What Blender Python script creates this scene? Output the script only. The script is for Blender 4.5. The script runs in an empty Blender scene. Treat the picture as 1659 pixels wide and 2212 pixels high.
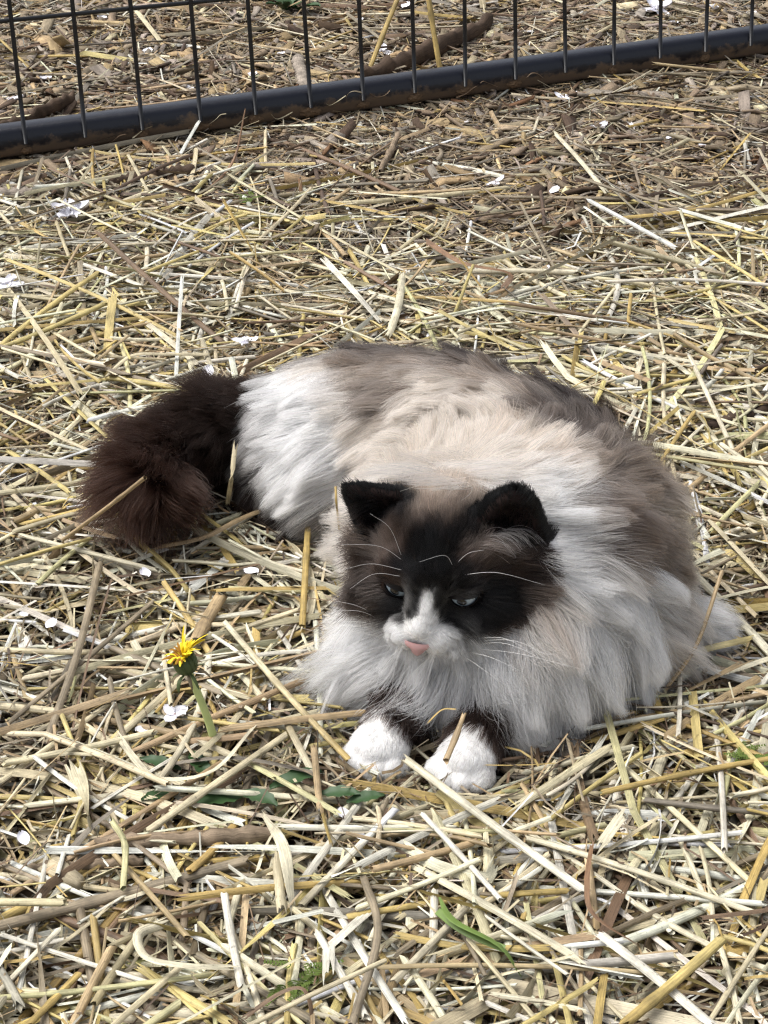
import bpy, bmesh, math, random
import numpy as np
from mathutils import Vector, Matrix
from mathutils.bvhtree import BVHTree
from mathutils.kdtree import KDTree

SC = bpy.context.scene
COL = SC.collection
R = math.radians
rng = np.random.default_rng(11)
random.seed(5)
CM = 0.01                                   # the scene is laid out in centimetres, built in metres

# ------------------------------------------------------------------ camera
CAM_H, PITCH = 73.0, 30.0                   # cm above the ground, degrees below the horizon
FOC = 4300.0                                # focal length in pixels of a 1659 x 2212 frame
cd = bpy.data.cameras.new('camera')
cam = bpy.data.objects.new('camera', cd)
COL.objects.link(cam)
cam.location = (0, 0, CAM_H * CM)
cam.rotation_euler = (R(90 - PITCH), 0, 0)
cd.sensor_fit = 'VERTICAL'
cd.sensor_height = 24.0
cd.lens = 24.0 * FOC / 2212.0
cd.clip_start = 0.02
cd.clip_end = 400.0
SC.camera = cam

# ------------------------------------------------------------------ sky, sun, exposure
SUN_EL, SUN_AZ = 62.0, 282.0                # bright overcast: a wide soft sun high to the left
world = bpy.data.worlds.new('World')
SC.world = world
world.use_nodes = True
wn = world.node_tree.nodes
bg = wn['Background']
sky = wn.new('ShaderNodeTexSky')
sky.sky_type = 'NISHITA'
sky.sun_disc = False
sky.sun_elevation = R(SUN_EL)
sky.sun_rotation = R(SUN_AZ)
sky.air_density = 0.6
sky.dust_density = 4.0
sky.ozone_density = 1.0
hs_ = wn.new('ShaderNodeHueSaturation')      # cloud takes most of the blue out of the sky
hs_.inputs['Saturation'].default_value = 0.35
world.node_tree.links.new(sky.outputs[0], hs_.inputs['Color'])
world.node_tree.links.new(hs_.outputs[0], bg.inputs[0])
bg.inputs[1].default_value = 0.15
sd = bpy.data.lights.new('sun', 'SUN')
sd.energy = 1.75
sd.angle = R(44)
sd.color = (1.0, 0.985, 0.96)
sun = bpy.data.objects.new('sun', sd)
COL.objects.link(sun)
sa, se = R(SUN_AZ), R(SUN_EL)
to_sun = Vector((math.sin(sa) * math.cos(se), math.cos(sa) * math.cos(se), math.sin(se)))
sun.rotation_euler = to_sun.to_track_quat('Z', 'Y').to_euler()
sun.location = to_sun * 5
SC.view_settings.view_transform = 'Standard'
SC.view_settings.look = 'None'
SC.view_settings.exposure = 0.7
SC.view_settings.gamma = 1.0
SC.view_settings.use_curve_mapping = False
SC.cycles.use_denoising = True
SC.cycles.denoiser = 'OPENIMAGEDENOISE'
SC.cycles.denoising_input_passes = 'RGB_ALBEDO_NORMAL'
SC.cycles.denoising_prefilter = 'NONE'
SC.cycles.pixel_filter_type = 'BLACKMAN_HARRIS'
SC.cycles.filter_width = 1.3
SC.cycles.max_bounces = 8
SC.cycles.diffuse_bounces = 4
SC.cycles.transmission_bounces = 8
SC.cycles.sample_clamp_indirect = 6.0

# ------------------------------------------------------------------ helpers
_sp, _cp = math.sin(R(PITCH)), math.cos(R(PITCH))
CAMP = np.array([0, 0, CAM_H])
AX_R = np.array([1.0, 0, 0]); AX_U = np.array([0, _sp, _cp]); AX_F = np.array([0, _cp, -_sp])

def ray(u, v):
    d = AX_F + AX_R * (u - 829.5) / FOC - AX_U * (v - 1106.0) / FOC
    return d / np.linalg.norm(d)

def at(u, v, z=0.0):
    """where the sight line through a pixel of the photograph meets the level z (cm)"""
    d = ray(u, v)
    return CAMP + d * ((z - CAM_H) / d[2])

def proj(p):
    q = np.asarray(p, float) - CAMP
    w = q @ AX_F
    return np.stack([829.5 + FOC * (q @ AX_R) / w, 1106.0 - FOC * (q @ AX_U) / w], -1)

def lin(c):
    """sRGB 0-255 to linear"""
    c = np.asarray(c, float) / 255.0
    return np.where(c <= 0.04045, c / 12.92, ((c + 0.055) / 1.055) ** 2.4)

def unit(a):
    return a / np.maximum(np.linalg.norm(a, axis=-1, keepdims=True), 1e-9)

def tag(o, label=None, cat=None, group=None, kind=None):
    if label: o['label'] = label
    if cat: o['category'] = cat
    if group: o['group'] = group
    if kind: o['kind'] = kind
    return o

def new_obj(name, data, parent=None):
    o = bpy.data.objects.new(name, data)
    COL.objects.link(o)
    if parent is not None:
        o.parent = parent
        o.matrix_parent_inverse = parent.matrix_world.inverted()
    return o

def empty(name, loc_cm):
    o = bpy.data.objects.new(name, None)
    COL.objects.link(o)
    o.location = Vector(loc_cm) * CM
    o.empty_display_size = 0.02
    o.matrix_world = Matrix.Translation(o.location)
    return o

def mesh_np(name, V, F, smooth=True, mat=None, col=None, uv=None):
    """V (n,3) in cm; F (m,4) quads; col (n,3) linear; uv (n,2)"""
    me = bpy.data.meshes.new(name)
    V = np.asarray(V, np.float32) * CM
    F = np.asarray(F, np.int32)
    k = F.shape[1]
    me.vertices.add(len(V)); me.vertices.foreach_set('co', V.ravel())
    me.loops.add(F.size); me.loops.foreach_set('vertex_index', F.ravel())
    me.polygons.add(len(F))
    me.polygons.foreach_set('loop_start', np.arange(0, F.size, k, dtype=np.int32))
    me.polygons.foreach_set('loop_total', np.full(len(F), k, np.int32))
    me.update(calc_edges=True)
    if smooth:
        me.polygons.foreach_set('use_smooth', np.ones(len(F), bool))
    if col is not None:
        a = me.attributes.new('tint', 'FLOAT_COLOR', 'POINT')
        c = np.ones((len(V), 4), np.float32); c[:, :3] = col
        a.data.foreach_set('color', c.ravel())
    if uv is not None:
        l = me.uv_layers.new(name='UVMap')
        l.data.foreach_set('uv', np.asarray(uv, np.float32)[F.ravel()].ravel())
    me.validate()
    if mat: me.materials.append(mat)
    return me

def bm_obj(name, bm, mat, parent=None, smooth=True):
    """bmesh in cm -> object"""
    bmesh.ops.scale(bm, vec=(CM, CM, CM), verts=bm.verts)
    me = bpy.data.meshes.new(name)
    bm.to_mesh(me); bm.free()
    for p in me.polygons: p.use_smooth = smooth
    if mat: me.materials.append(mat)
    return new_obj(name, me, parent)

def new_mat(name):
    m = bpy.data.materials.new(name)
    m.use_nodes = True
    nt = m.node_tree
    return m, nt, nt.nodes, nt.links, nt.nodes['Principled BSDF']

def simple_mat(name, rgb, rough=0.6, spec=0.4, noise=0.0, scale=200.0):
    m, nt, n, l, b = new_mat(name)
    b.inputs['Roughness'].default_value = rough
    b.inputs['Specular IOR Level'].default_value = spec
    c = lin(rgb)
    b.inputs['Base Color'].default_value = (*c, 1)
    if noise:
        tc = n.new('ShaderNodeTexCoord'); nz = n.new('ShaderNodeTexNoise'); mx = n.new('ShaderNodeMixRGB')
        nz.inputs['Scale'].default_value = scale; nz.inputs['Detail'].default_value = 5
        l.new(tc.outputs['Object'], nz.inputs['Vector'])
        mx.inputs[1].default_value = (*(c * (1 - noise)), 1); mx.inputs[2].default_value = (*np.minimum(c * (1 + noise), 1), 1)
        l.new(nz.outputs[0], mx.inputs[0]); l.new(mx.outputs[0], b.inputs['Base Color'])
    return m

def tube(path, radii, sides=6, cap=True):
    """V, F (quads) of a tube along path (n,3) with radii (n,)"""
    P = np.asarray(path, float); n = len(P)
    rad = np.broadcast_to(np.asarray(radii, float), (n,))
    T = unit(np.gradient(P, axis=0))
    up = np.array([0, 0, 1.0]) if abs(T[0][2]) < 0.9 else np.array([1.0, 0, 0])
    V = []
    for i in range(n):
        s = unit(np.cross(T[i], up)); w = np.cross(s, T[i]); up = w
        a = np.linspace(0, 2 * np.pi, sides, endpoint=False)
        V.append(P[i] + rad[i] * (np.cos(a)[:, None] * s + np.sin(a)[:, None] * w))
    V = np.concatenate(V)
    F = [[i * sides + j, i * sides + (j + 1) % sides, (i + 1) * sides + (j + 1) % sides, (i + 1) * sides + j] for i in range(n - 1) for j in range(sides)]
    if cap:
        for base in (0, (n - 1) * sides):
            for j in range(1, sides - 2, 2):
                F.append([base, base + j, base + j + 1, base + j + 2])
    return V, np.array(F)

def spline(pts, n):
    """Catmull-Rom through pts"""
    P = np.asarray(pts, float)
    P = np.vstack([2 * P[0] - P[1], P, 2 * P[-1] - P[-2]])
    m = len(P) - 3
    out = []
    for t in np.linspace(0, m - 1e-6, n):
        i = int(t); f = t - i
        a, b, c, d = P[i:i + 4]
        out.append(0.5 * (2 * b + (c - a) * f + (2 * a - 5 * b + 4 * c - d) * f * f + (3 * b - a - 3 * c + d) * f ** 3))
    return np.array(out)

def noise3(P, seed, scale, n=6):
    """cheap smooth field in -1..1"""
    g = np.random.default_rng(seed)
    k = unit(g.normal(size=(n, 3))) * g.uniform(0.6, 1.6, (n, 1)) / scale
    return np.sin(P @ k.T * 2 * np.pi + g.uniform(0, 6.28, n)).mean(1) * 1.6


# ================================================================== the cat: one continuous body surface
# a smooth union of tapered limbs and lobes, sampled on a grid that is finer round the head
HEAD_O = np.array([3.75, 101.6, 11.05])
_yaw, _pit, _rol = R(20), R(13), R(1.0)
HF = np.array([-math.sin(_yaw) * math.cos(_pit), -math.cos(_yaw) * math.cos(_pit), -math.sin(_pit)])
HR = np.array([math.cos(_yaw), -math.sin(_yaw), 0.0])
HU = np.cross(HF, HR); HU = HU if HU[2] > 0 else -HU
HR, HU = HR * math.cos(_rol) - HU * math.sin(_rol), HU * math.cos(_rol) + HR * math.sin(_rol)
HM = np.stack([HR, HU, HF])                # rows: right (picture), up, forward

def hp(r, u, f):
    return HEAD_O + r * HR + u * HU + f * HF

def sd_cone(P, a, b, ra, rb):
    a = np.asarray(a, np.float32); b = np.asarray(b, np.float32)
    ab = b - a
    t = np.clip(((P - a) @ ab) / (ab @ ab), 0, 1)
    return np.linalg.norm(P - a - t[:, None] * ab, axis=1) - (ra + (rb - ra) * t)

def sd_ell(P, c, rad, M=None):
    q = P - np.asarray(c, np.float32)
    if M is not None: q = q @ np.asarray(M, np.float32).T
    rad = np.asarray(rad, np.float32)
    k0 = np.linalg.norm(q / rad, axis=1); k1 = np.linalg.norm(q / rad ** 2, axis=1)
    return k0 * (k0 - 1) / np.maximum(k1, 1e-6)

def smin(a, b, k):
    h = np.clip(0.5 + 0.5 * (b - a) / k, 0, 1)
    return b + (a - b) * h - k * h * (1 - h)

def smax(a, b, k):
    return -smin(-a, -b, k)

def ear_frame(base, tip, opening):
    e = unit(np.asarray(tip) - np.asarray(base)); m = np.asarray(opening, float)
    m = unit(m - e * (m @ e)); w = np.cross(e, m)
    return np.asarray(base), e, w, m, float(np.linalg.norm(np.asarray(tip) - np.asarray(base)))

# picture-left ear (turned outward), picture-right ear (turned to the viewer)
EARS = [ear_frame(hp(-3.2, 2.2, -0.2), hp(-6.0, 5.0, 0.6), -0.95 * AX_F - 0.45 * AX_R),
        ear_frame(hp(3.55, 1.7, -0.5), hp(4.2, 6.1, -0.7), 0.30 * HR + 0.92 * HF)]

def sd_ear(P, fr, W, D, ex):
    b, e, w, m, h = fr
    q = P - b.astype(np.float32)
    a = q @ e; s = q @ w; o = q @ m
    g = np.clip(1 - a / h, 0.0, 1.6) ** ex
    outer = (np.sqrt((s / W) ** 2 + (o / D) ** 2) - g) * D * 0.8
    outer = np.maximum(outer, a - h)
    outer = np.maximum(outer, -a - 1.6)
    o2 = o - 0.42 * D - 0.35
    g2 = np.clip(1 - a / (h * 0.97), 0.0, 1.6) ** ex
    inner = (np.sqrt((s / (W * 0.86)) ** 2 + (o2 / (D * 1.02)) ** 2) - g2 * 0.94) * D * 0.8
    inner = np.maximum(inner, -a + 0.15)
    return smax(outer, -inner, 0.15)

SPINE = [((-4.4, 127.2, 5.6), 5.0), ((-0.5, 126.4, 6.1), 5.4), ((4.5, 123.0, 6.5), 5.8), ((8.8, 117.0, 6.9), 6.3), ((10.6, 110.0, 7.0), 6.5), ((9.6, 104.6, 7.2), 6.0)]
PAWS = [((-0.2, 95.7, 1.65), (3.0, 103.0, 2.6)), ((4.9, 94.5, 1.65), (8.2, 102.0, 2.6))]
TAIL = [((-7.4, 129.4, 6.2), 2.2), ((-12.2, 127.9, 6.1), 2.0), ((-15.8, 124.3, 5.6), 1.7), ((-16.4, 120.6, 5.3), 1.4)]

def body_sdf(P):
    P = P.astype(np.float32)
    d = None
    for (a, ra), (b, rb) in zip(SPINE[:-1], SPINE[1:]):
        s = sd_cone(P, a, b, ra, rb)
        d = s if d is None else smin(d, s, 2.5)
    U = lambda s, k: smin(d, s, k)
    d = U(sd_ell(P, (-3.6, 123.9, 4.8), (4.5, 4.4, 4.6)), 1.1)              # near thigh
    d = U(sd_cone(P, (-8.6, 126.6, 3.2), (-6.6, 122.6, 2.0), 2.2, 1.5), 1.2)    # near hind foot
    d = U(sd_ell(P, (3.5, 115.6, 5.6), (5.2, 5.2, 4.9)), 2.5)               # the inside of the curl
    d = U(sd_ell(P, (7.2, 102.6, 5.8), (5.8, 4.6, 5.2)), 2.5)               # chest
    d = U(sd_ell(P, (3.2, 103.2, 5.2), (3.8, 3.6, 4.4)), 2.0)               # near shoulder
    d = U(sd_ell(P, (13.4, 105.8, 4.8), (4.8, 4.8, 4.4)), 1.4)              # far shoulder and upper arm
    d = U(sd_cone(P, (15.4, 107.6, 3.2), (19.4, 107.4, 2.6), 2.7, 1.7), 1.5)  # elbow
    d = U(sd_cone(P, (9.4, 105.6, 9.6), hp(0.2, -0.6, -2.4), 5.4, 4.2), 2.0)      # neck
    # head
    h = sd_ell(P, hp(0, 0.5, -0.5), (4.1, 3.8, 4.2), HM)
    for s in (-1, 1):
        h = smin(h, np.linalg.norm(P - hp(2.3 * s, -1.15, 1.7).astype(np.float32), axis=1) - 2.0, 1.2)
        h = smin(h, np.linalg.norm(P - hp(1.75 * s, 1.15, 2.9).astype(np.float32), axis=1) - 0.9, 0.8)
    h = smin(h, sd_cone(P, hp(0, 0.9, 2.9), hp(0, -0.75, 5.0), 1.3, 0.85), 1.0)
    for s in (-1, 1):
        h = smax(h, -(np.linalg.norm(P - hp(1.95 * s, 0.3, 4.1).astype(np.float32), axis=1) - 0.75), 0.6)
    for s in (-1, 1):
        h = smin(h, sd_ell(P, hp(0.82 * s, -1.6, 4.75), (1.05, 0.9, 1.1), HM), 0.5)
    h = smin(h, sd_ell(P, hp(0, -2.35, 4.4), (0.95, 0.7, 0.9), HM), 0.35)
    h = smin(h, sd_ear(P, EARS[0], 2.3, 1.3, 0.78), 0.5)
    h = smin(h, sd_ear(P, EARS[1], 2.6, 1.4, 0.5), 0.5)
    d = U(h, 1.0)
    # forelegs and paws
    for i, (pw, el) in enumerate(PAWS):
        pw = np.array(pw); el = np.array(el); ax = unit(pw - el); sx = unit(np.cross([0, 0, 1.0], ax))
        d = U(sd_cone(P, pw - ax * 1.0, el, 1.45, 2.1), 0.6)
        p = sd_ell(P, pw, (1.72, 1.72, 1.25), np.stack([sx, ax, [0, 0, 1.0]]))
        for k, (o, fwd) in enumerate(((-1.35, 0.9), (-0.5, 1.45), (0.45, 1.45), (1.3, 0.9))):
            c = pw + sx * o + ax * fwd + np.array([0, 0, -0.55])
            p = smin(p, sd_ell(P, c, (0.74, 1.05, 0.9), np.stack([sx, ax, [0, 0, 1.0]])), 0.3)
        d = U(p, 0.4)
    # tail
    for (a, ra), (b, rb) in zip(TAIL[:-1], TAIL[1:]):
        d = U(sd_cone(P, a, b, ra, rb), 0.8)
    # flat underside on the bedding
    return smax(d, 0.7 - P[:, 2], 0.6)

def axis(stops):
    out = [stops[0][0]]
    for (x0, st), (x1, _) in zip(stops[:-1], stops[1:]):
        n = max(1, round((x1 - x0) / st)); out += list(x0 + (x1 - x0) * np.arange(1, n + 1) / n)
    return np.array(out)

GX = axis([(-21, 0.45), (-4.0, 0.2), (10.5, 0.45), (24, 0)])
GY = axis([(90.5, 0.2), (105.5, 0.45), (136, 0)])
GZ = axis([(-0.5, 0.3), (5, 0.2), (19.5, 0)])
_g = np.stack(np.meshgrid(GX, GY, GZ, indexing='ij'), -1)
GS = _g.shape[:3]
SDF = np.concatenate([body_sdf(c) for c in np.array_split(_g.reshape(-1, 3), 12)]).reshape(GS)
del _g

def surface_nets(S, xs, ys, zs):
    ins = S < 0
    nx, ny, nz = S.shape
    cnt = sum(ins[i:nx - 1 + i, j:ny - 1 + j, k:nz - 1 + k].astype(np.int8) for i in (0, 1) for j in (0, 1) for k in (0, 1))
    act = np.argwhere((cnt > 0) & (cnt < 8))
    idx = -np.ones(cnt.shape, np.int64); idx[tuple(act.T)] = np.arange(len(act))
    acc = np.zeros((len(act), 3)); num = np.zeros(len(act))
    co = [xs, ys, zs]
    def corner(o):
        q = act + np.array(o)
        return S[tuple(q.T)], np.stack([co[a][q[:, a]] for a in range(3)], -1)
    corners = [(i, j, k) for i in (0, 1) for j in (0, 1) for k in (0, 1)]
    for a in corners:
        for b in corners:
            if sum(b) - sum(a) == 1 and sum(abs(x - y) for x, y in zip(a, b)) == 1:
                sa_, pa = corner(a); sb_, pb = corner(b)
                m = (sa_ < 0) != (sb_ < 0)
                t = np.where(m, sa_ / np.where(m, sa_ - sb_, 1), 0)
                acc += np.where(m[:, None], pa + t[:, None] * (pb - pa), 0); num += m
    V = acc / num[:, None]
    F = []
    for ax in range(3):
        sl0 = [slice(1, -1)] * 3; sl1 = [slice(1, -1)] * 3
        sl0[ax] = slice(0, -1); sl1[ax] = slice(1, None)
        A = ins[tuple(sl0)]; B = ins[tuple(sl1)]
        e = np.argwhere(A != B)
        flip = A[tuple(e.T)]
        off = np.array([1, 1, 1]); off[ax] = 0
        e = e + off
        o1, o2 = [(1, 2), (2, 0), (0, 1)][ax]
        d1 = np.zeros(3, int); d1[o1] = 1
        d2 = np.zeros(3, int); d2[o2] = 1
        q = [idx[tuple((e - d1 - d2).T)], idx[tuple((e - d2).T)], idx[tuple(e.T)], idx[tuple((e - d1).T)]]
        Q = np.stack(q, 1)
        Q[~flip] = Q[~flip][:, ::-1]
        F.append(Q)
    return V, np.concatenate(F)

BV, BF = surface_nets(SDF, GX, GY, GZ)

def relax(V, F, it):
    n = len(V)
    e = np.concatenate([F[:, [0, 1]], F[:, [1, 2]], F[:, [2, 3]], F[:, [3, 0]]])
    e = np.concatenate([e, e[:, ::-1]])
    w = np.bincount(e[:, 0], minlength=n)
    for _ in range(it):
        s = np.stack([np.bincount(e[:, 0], weights=V[e[:, 1], k], minlength=n) for k in range(3)], -1)
        V = 0.5 * V + 0.5 * s / w[:, None]
    return V
BV = relax(BV, BF, 1)

def sdf_at(P):
    """trilinear distance and outward gradient from the sampled grid"""
    out = []
    ii = []; ff = []; hh = []
    for a, g in enumerate((GX, GY, GZ)):
        i = np.clip(np.searchsorted(g, P[:, a]) - 1, 0, len(g) - 2)
        h = g[i + 1] - g[i]
        ii.append(i); hh.append(h); ff.append(np.clip((P[:, a] - g[i]) / h, 0, 1))
    c = {}
    for i in (0, 1):
        for j in (0, 1):
            for k in (0, 1):
                c[i, j, k] = SDF[ii[0] + i, ii[1] + j, ii[2] + k]
    fx, fy, fz = ff
    L = lambda a, b, t: a + (b - a) * t
    x00, x10, x01, x11 = (L(c[0, j, k], c[1, j, k], fx) for j, k in ((0, 0), (1, 0), (0, 1), (1, 1)))
    d = L(L(x00, x10, fy), L(x01, x11, fy), fz)
    gz = (L(x01, x11, fy) - L(x00, x10, fy)) / hh[2]
    gy = (L(x10, x11, fz) - L(x00, x01, fz)) / hh[1]
    y0 = L(L(c[0, 0, 0], c[0, 1, 0], fy), L(c[0, 0, 1], c[0, 1, 1], fy), fz)
    y1 = L(L(c[1, 0, 0], c[1, 1, 0], fy), L(c[1, 0, 1], c[1, 1, 1], fy), fz)
    gx = (y1 - y0) / hh[0]
    return d, unit(np.stack([gx, gy, gz], -1))

# ================================================================== ground and bedding
def ground_mat():
    m, nt, n, l, b = new_mat('damp_soil')
    tc = n.new('ShaderNodeTexCoord')
    nz = n.new('ShaderNodeTexNoise'); nz.inputs['Scale'].default_value = 60; nz.inputs['Detail'].default_value = 8
    l.new(tc.outputs['Object'], nz.inputs['Vector'])
    cr = n.new('ShaderNodeValToRGB')
    cr.color_ramp.elements[0].position = 0.3; cr.color_ramp.elements[0].color = (*lin((38, 29, 22)), 1)
    cr.color_ramp.elements[1].position = 0.75; cr.color_ramp.elements[1].color = (*lin((92, 74, 56)), 1)
    l.new(nz.outputs[0], cr.inputs[0]); l.new(cr.outputs[0], b.inputs['Base Color'])
    bp = n.new('ShaderNodeBump'); bp.inputs['Strength'].default_value = 0.8; bp.inputs['Distance'].default_value = 0.006
    l.new(nz.outputs[0], bp.inputs['Height']); l.new(bp.outputs[0], b.inputs['Normal'])
    b.inputs['Roughness'].default_value = 0.95; b.inputs['Specular IOR Level'].default_value = 0.2
    return m

def fibre_mat(name, streak=0.35, rough=0.5, spec=0.45, trans=0.0, blotch=0.35):
    """straw or wood: the piece's own colour, fine lengthwise grain, blotchy weathering"""
    m, nt, n, l, b = new_mat(name)
    at_ = n.new('ShaderNodeAttribute'); at_.attribute_name = 'tint'
    uv = n.new('ShaderNodeUVMap'); uv.uv_map = 'UVMap'
    mp = n.new('ShaderNodeMapping'); mp.inputs['Scale'].default_value = (0.5, 22.0, 1.0)
    l.new(uv.outputs[0], mp.inputs[0])
    nz = n.new('ShaderNodeTexNoise'); nz.inputs['Scale'].default_value = 1.0; nz.inputs['Detail'].default_value = 4; nz.inputs['Roughness'].default_value = 0.65
    l.new(mp.outputs[0], nz.inputs['Vector'])
    mr = n.new('ShaderNodeMapRange'); mr.inputs[1].default_value = 0.3; mr.inputs[2].default_value = 0.75; mr.inputs[3].default_value = 1 - streak; mr.inputs[4].default_value = 1 + streak * 0.6
    l.new(nz.outputs[0], mr.inputs[0])
    mp2 = n.new('ShaderNodeMapping'); mp2.inputs['Scale'].default_value = (0.45, 0.8, 1.0)
    l.new(uv.outputs[0], mp2.inputs[0])
    nz2 = n.new('ShaderNodeTexNoise'); nz2.inputs['Scale'].default_value = 1.0; nz2.inputs['Detail'].default_value = 6; nz2.inputs['Roughness'].default_value = 0.7
    l.new(mp2.outputs[0], nz2.inputs['Vector'])
    mr2 = n.new('ShaderNodeMapRange'); mr2.inputs[1].default_value = 0.35; mr2.inputs[2].default_value = 0.62; mr2.inputs[3].default_value = 1 - blotch; mr2.inputs[4].default_value = 1.05
    l.new(nz2.outputs[0], mr2.inputs[0])
    mu = n.new('ShaderNodeMath'); mu.operation = 'MULTIPLY'
    l.new(mr.outputs[0], mu.inputs[0]); l.new(mr2.outputs[0], mu.inputs[1])
    mp3 = n.new('ShaderNodeMapping'); mp3.inputs['Scale'].default_value = (3.0, 7.0, 1.0)
    l.new(uv.outputs[0], mp3.inputs[0])
    nz3 = n.new('ShaderNodeTexNoise'); nz3.inputs['Scale'].default_value = 1.0; nz3.inputs['Detail'].default_value = 3
    l.new(mp3.outputs[0], nz3.inputs['Vector'])
    mr3 = n.new('ShaderNodeMapRange'); mr3.inputs[1].default_value = 0.64; mr3.inputs[2].default_value = 0.72; mr3.inputs[3].default_value = 1.0; mr3.inputs[4].default_value = 0.5
    l.new(nz3.outputs[0], mr3.inputs[0])
    mu3 = n.new('ShaderNodeMath'); mu3.operation = 'MULTIPLY'
    l.new(mu.outputs[0], mu3.inputs[0]); l.new(mr3.outputs[0], mu3.inputs[1]); mu = mu3
    mx = n.new('ShaderNodeVectorMath'); mx.operation = 'SCALE'
    l.new(at_.outputs['Color'], mx.inputs[0]); l.new(mu.outputs[0], mx.inputs['Scale'])
    l.new(mx.outputs[0], b.inputs['Base Color'])
    b.inputs['Roughness'].default_value = rough; b.inputs['Specular IOR Level'].default_value = spec
    bp = n.new('ShaderNodeBump'); bp.inputs['Strength'].default_value = 0.6; bp.inputs['Distance'].default_value = 0.0008
    l.new(nz.outputs[0], bp.inputs['Height']); l.new(bp.outputs[0], b.inputs['Normal'])
    return m
STRAW = fibre_mat('dry_straw', 0.5, 0.5, 0.4, blotch=0.42)
WOOD = fibre_mat('weathered_wood', 0.45, 0.85, 0.2, blotch=0.5)

gr = 4000.0
ground = new_obj('ground', mesh_np('ground', [[-gr, -gr, 0], [gr, -gr, 0], [gr, gr, 0], [-gr, gr, 0]], [[0, 1, 2, 3]], False, ground_mat()))
tag(ground, kind='structure')

SECT = {'tube': [(math.cos(t) , 0.6 * math.sin(t)) for t in np.linspace(0, 2 * np.pi, 6, endpoint=False)],
        'tube_fine': [(math.cos(t), 0.66 * math.sin(t)) for t in np.linspace(0, 2 * np.pi, 9, endpoint=False)],
        'half': [(-1, -0.25), (-0.62, 0.28), (0, 0.48), (0.62, 0.28), (1, -0.25)],
        'ribbon': [(-1, 0.0), (0, 0.22), (1, 0.0)],
        'shred': [(-1, 0.0), (1, 0.0)],
        'half_fine': [(-1, -0.22), (-0.8, 0.12), (-0.52, 0.26), (-0.3, 0.46), (0, 0.42), (0.3, 0.5), (0.55, 0.26), (0.82, 0.14), (1, -0.22)],
        'leaf_fine': [(-1, 0.0), (-0.74, 0.14), (-0.5, 0.05), (-0.26, 0.2), (0, 0.08), (0.26, 0.2), (0.5, 0.06), (0.76, 0.15), (1, 0.0)]}

def sweep(C, W, sect, roll=None, twist=None, taper=None, tint=None, seed=0, ragged=0.0):
    """many pieces at once: centre lines C (n,s,3), widths W (n,), cross section; -> V, F, col, uv"""
    g = np.random.default_rng(seed)
    n, s, _ = C.shape
    T = unit(np.gradient(C, axis=1))
    side = np.cross(T, np.array([0, 0, 1.0])); side = unit(side + 1e-6)
    up = np.cross(side, T)
    t = np.linspace(0, 1, s)
    ang = np.zeros((n, s))
    if roll is not None: ang += roll[:, None]
    if twist is not None: ang += twist[:, None] * (t - 0.5)
    ca, sa_ = np.cos(ang)[..., None], np.sin(ang)[..., None]
    sd_, ud = side * ca + up * sa_, up * ca - side * sa_
    q = np.array(SECT[sect]); k = len(q)
    hw = (W / 2)[:, None] * np.ones((n, s))
    if taper is not None: hw = hw * taper
    V = C[:, :, None, :] + hw[:, :, None, None] * (sd_[:, :, None, :] * q[:, 0][None, None, :, None] + ud[:, :, None, :] * q[:, 1][None, None, :, None])
    if ragged:
        e = g.normal(0, ragged, (n, 2, k)) * W[:, None, None]
        V[:, 0] += T[:, 0][:, None, :] * e[:, 0][..., None]; V[:, -1] += T[:, -1][:, None, :] * e[:, 1][..., None]
    closed = sect.startswith('tube')
    ks = k if closed else k - 1
    base = (np.arange(s - 1)[:, None] * k + np.arange(ks)[None, :]).ravel()
    nxt = (np.arange(s - 1)[:, None] * k + (np.arange(ks) + 1)[None, :] % k).ravel()
    f = np.stack([base, base + k, nxt + k, nxt], 1)
    F = (np.arange(n) * s * k)[:, None, None] + f[None]
    seg = np.linalg.norm(np.diff(C, axis=1), axis=2)
    al = np.concatenate([np.zeros((n, 1)), np.cumsum(seg, 1)], 1) + g.uniform(0, 500, (n, 1))
    uv = np.stack([np.repeat(al[:, :, None], k, 2), np.broadcast_to(np.linspace(0, 1, k)[None, None], (n, s, k)) * W[:, None, None] + g.uniform(0, 50, (n, 1, 1))], -1)
    col = np.broadcast_to(tint[:, None, None, :] if tint.ndim == 2 else tint[:, :, None, :], (n, s, k, 3))
    return V.reshape(-1, 3), F.reshape(-1, 4), col.reshape(-1, 3), uv.reshape(-1, 2)

def lines(cen, head, L, tilt, bend, arc, kink, kpos, s):
    """centre lines (n,s,3) of pieces that lie about cen"""
    t = np.linspace(-0.5, 0.5, s)[None]
    h = head[:, None] + bend[:, None] * t + kink[:, None] * (t > kpos[:, None])
    ds = (L / (s - 1))[:, None]
    x = np.concatenate([np.zeros((len(L), 1)), np.cumsum(np.cos(h[:, :-1]) * ds, 1)], 1)
    y = np.concatenate([np.zeros((len(L), 1)), np.cumsum(np.sin(h[:, :-1]) * ds, 1)], 1)
    x -= x.mean(1, keepdims=True); y -= y.mean(1, keepdims=True)
    z = tilt[:, None] * t * L[:, None] + arc[:, None] * (t ** 2 - 0.08) * L[:, None]
    return np.stack([cen[:, :1] + x, cen[:, 1:2] + y, np.maximum(cen[:, 2:] + z, 0.12)], -1)

def half_width(y):
    return 830.0 / FOC * (0.866 * y + 36.5)

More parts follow.
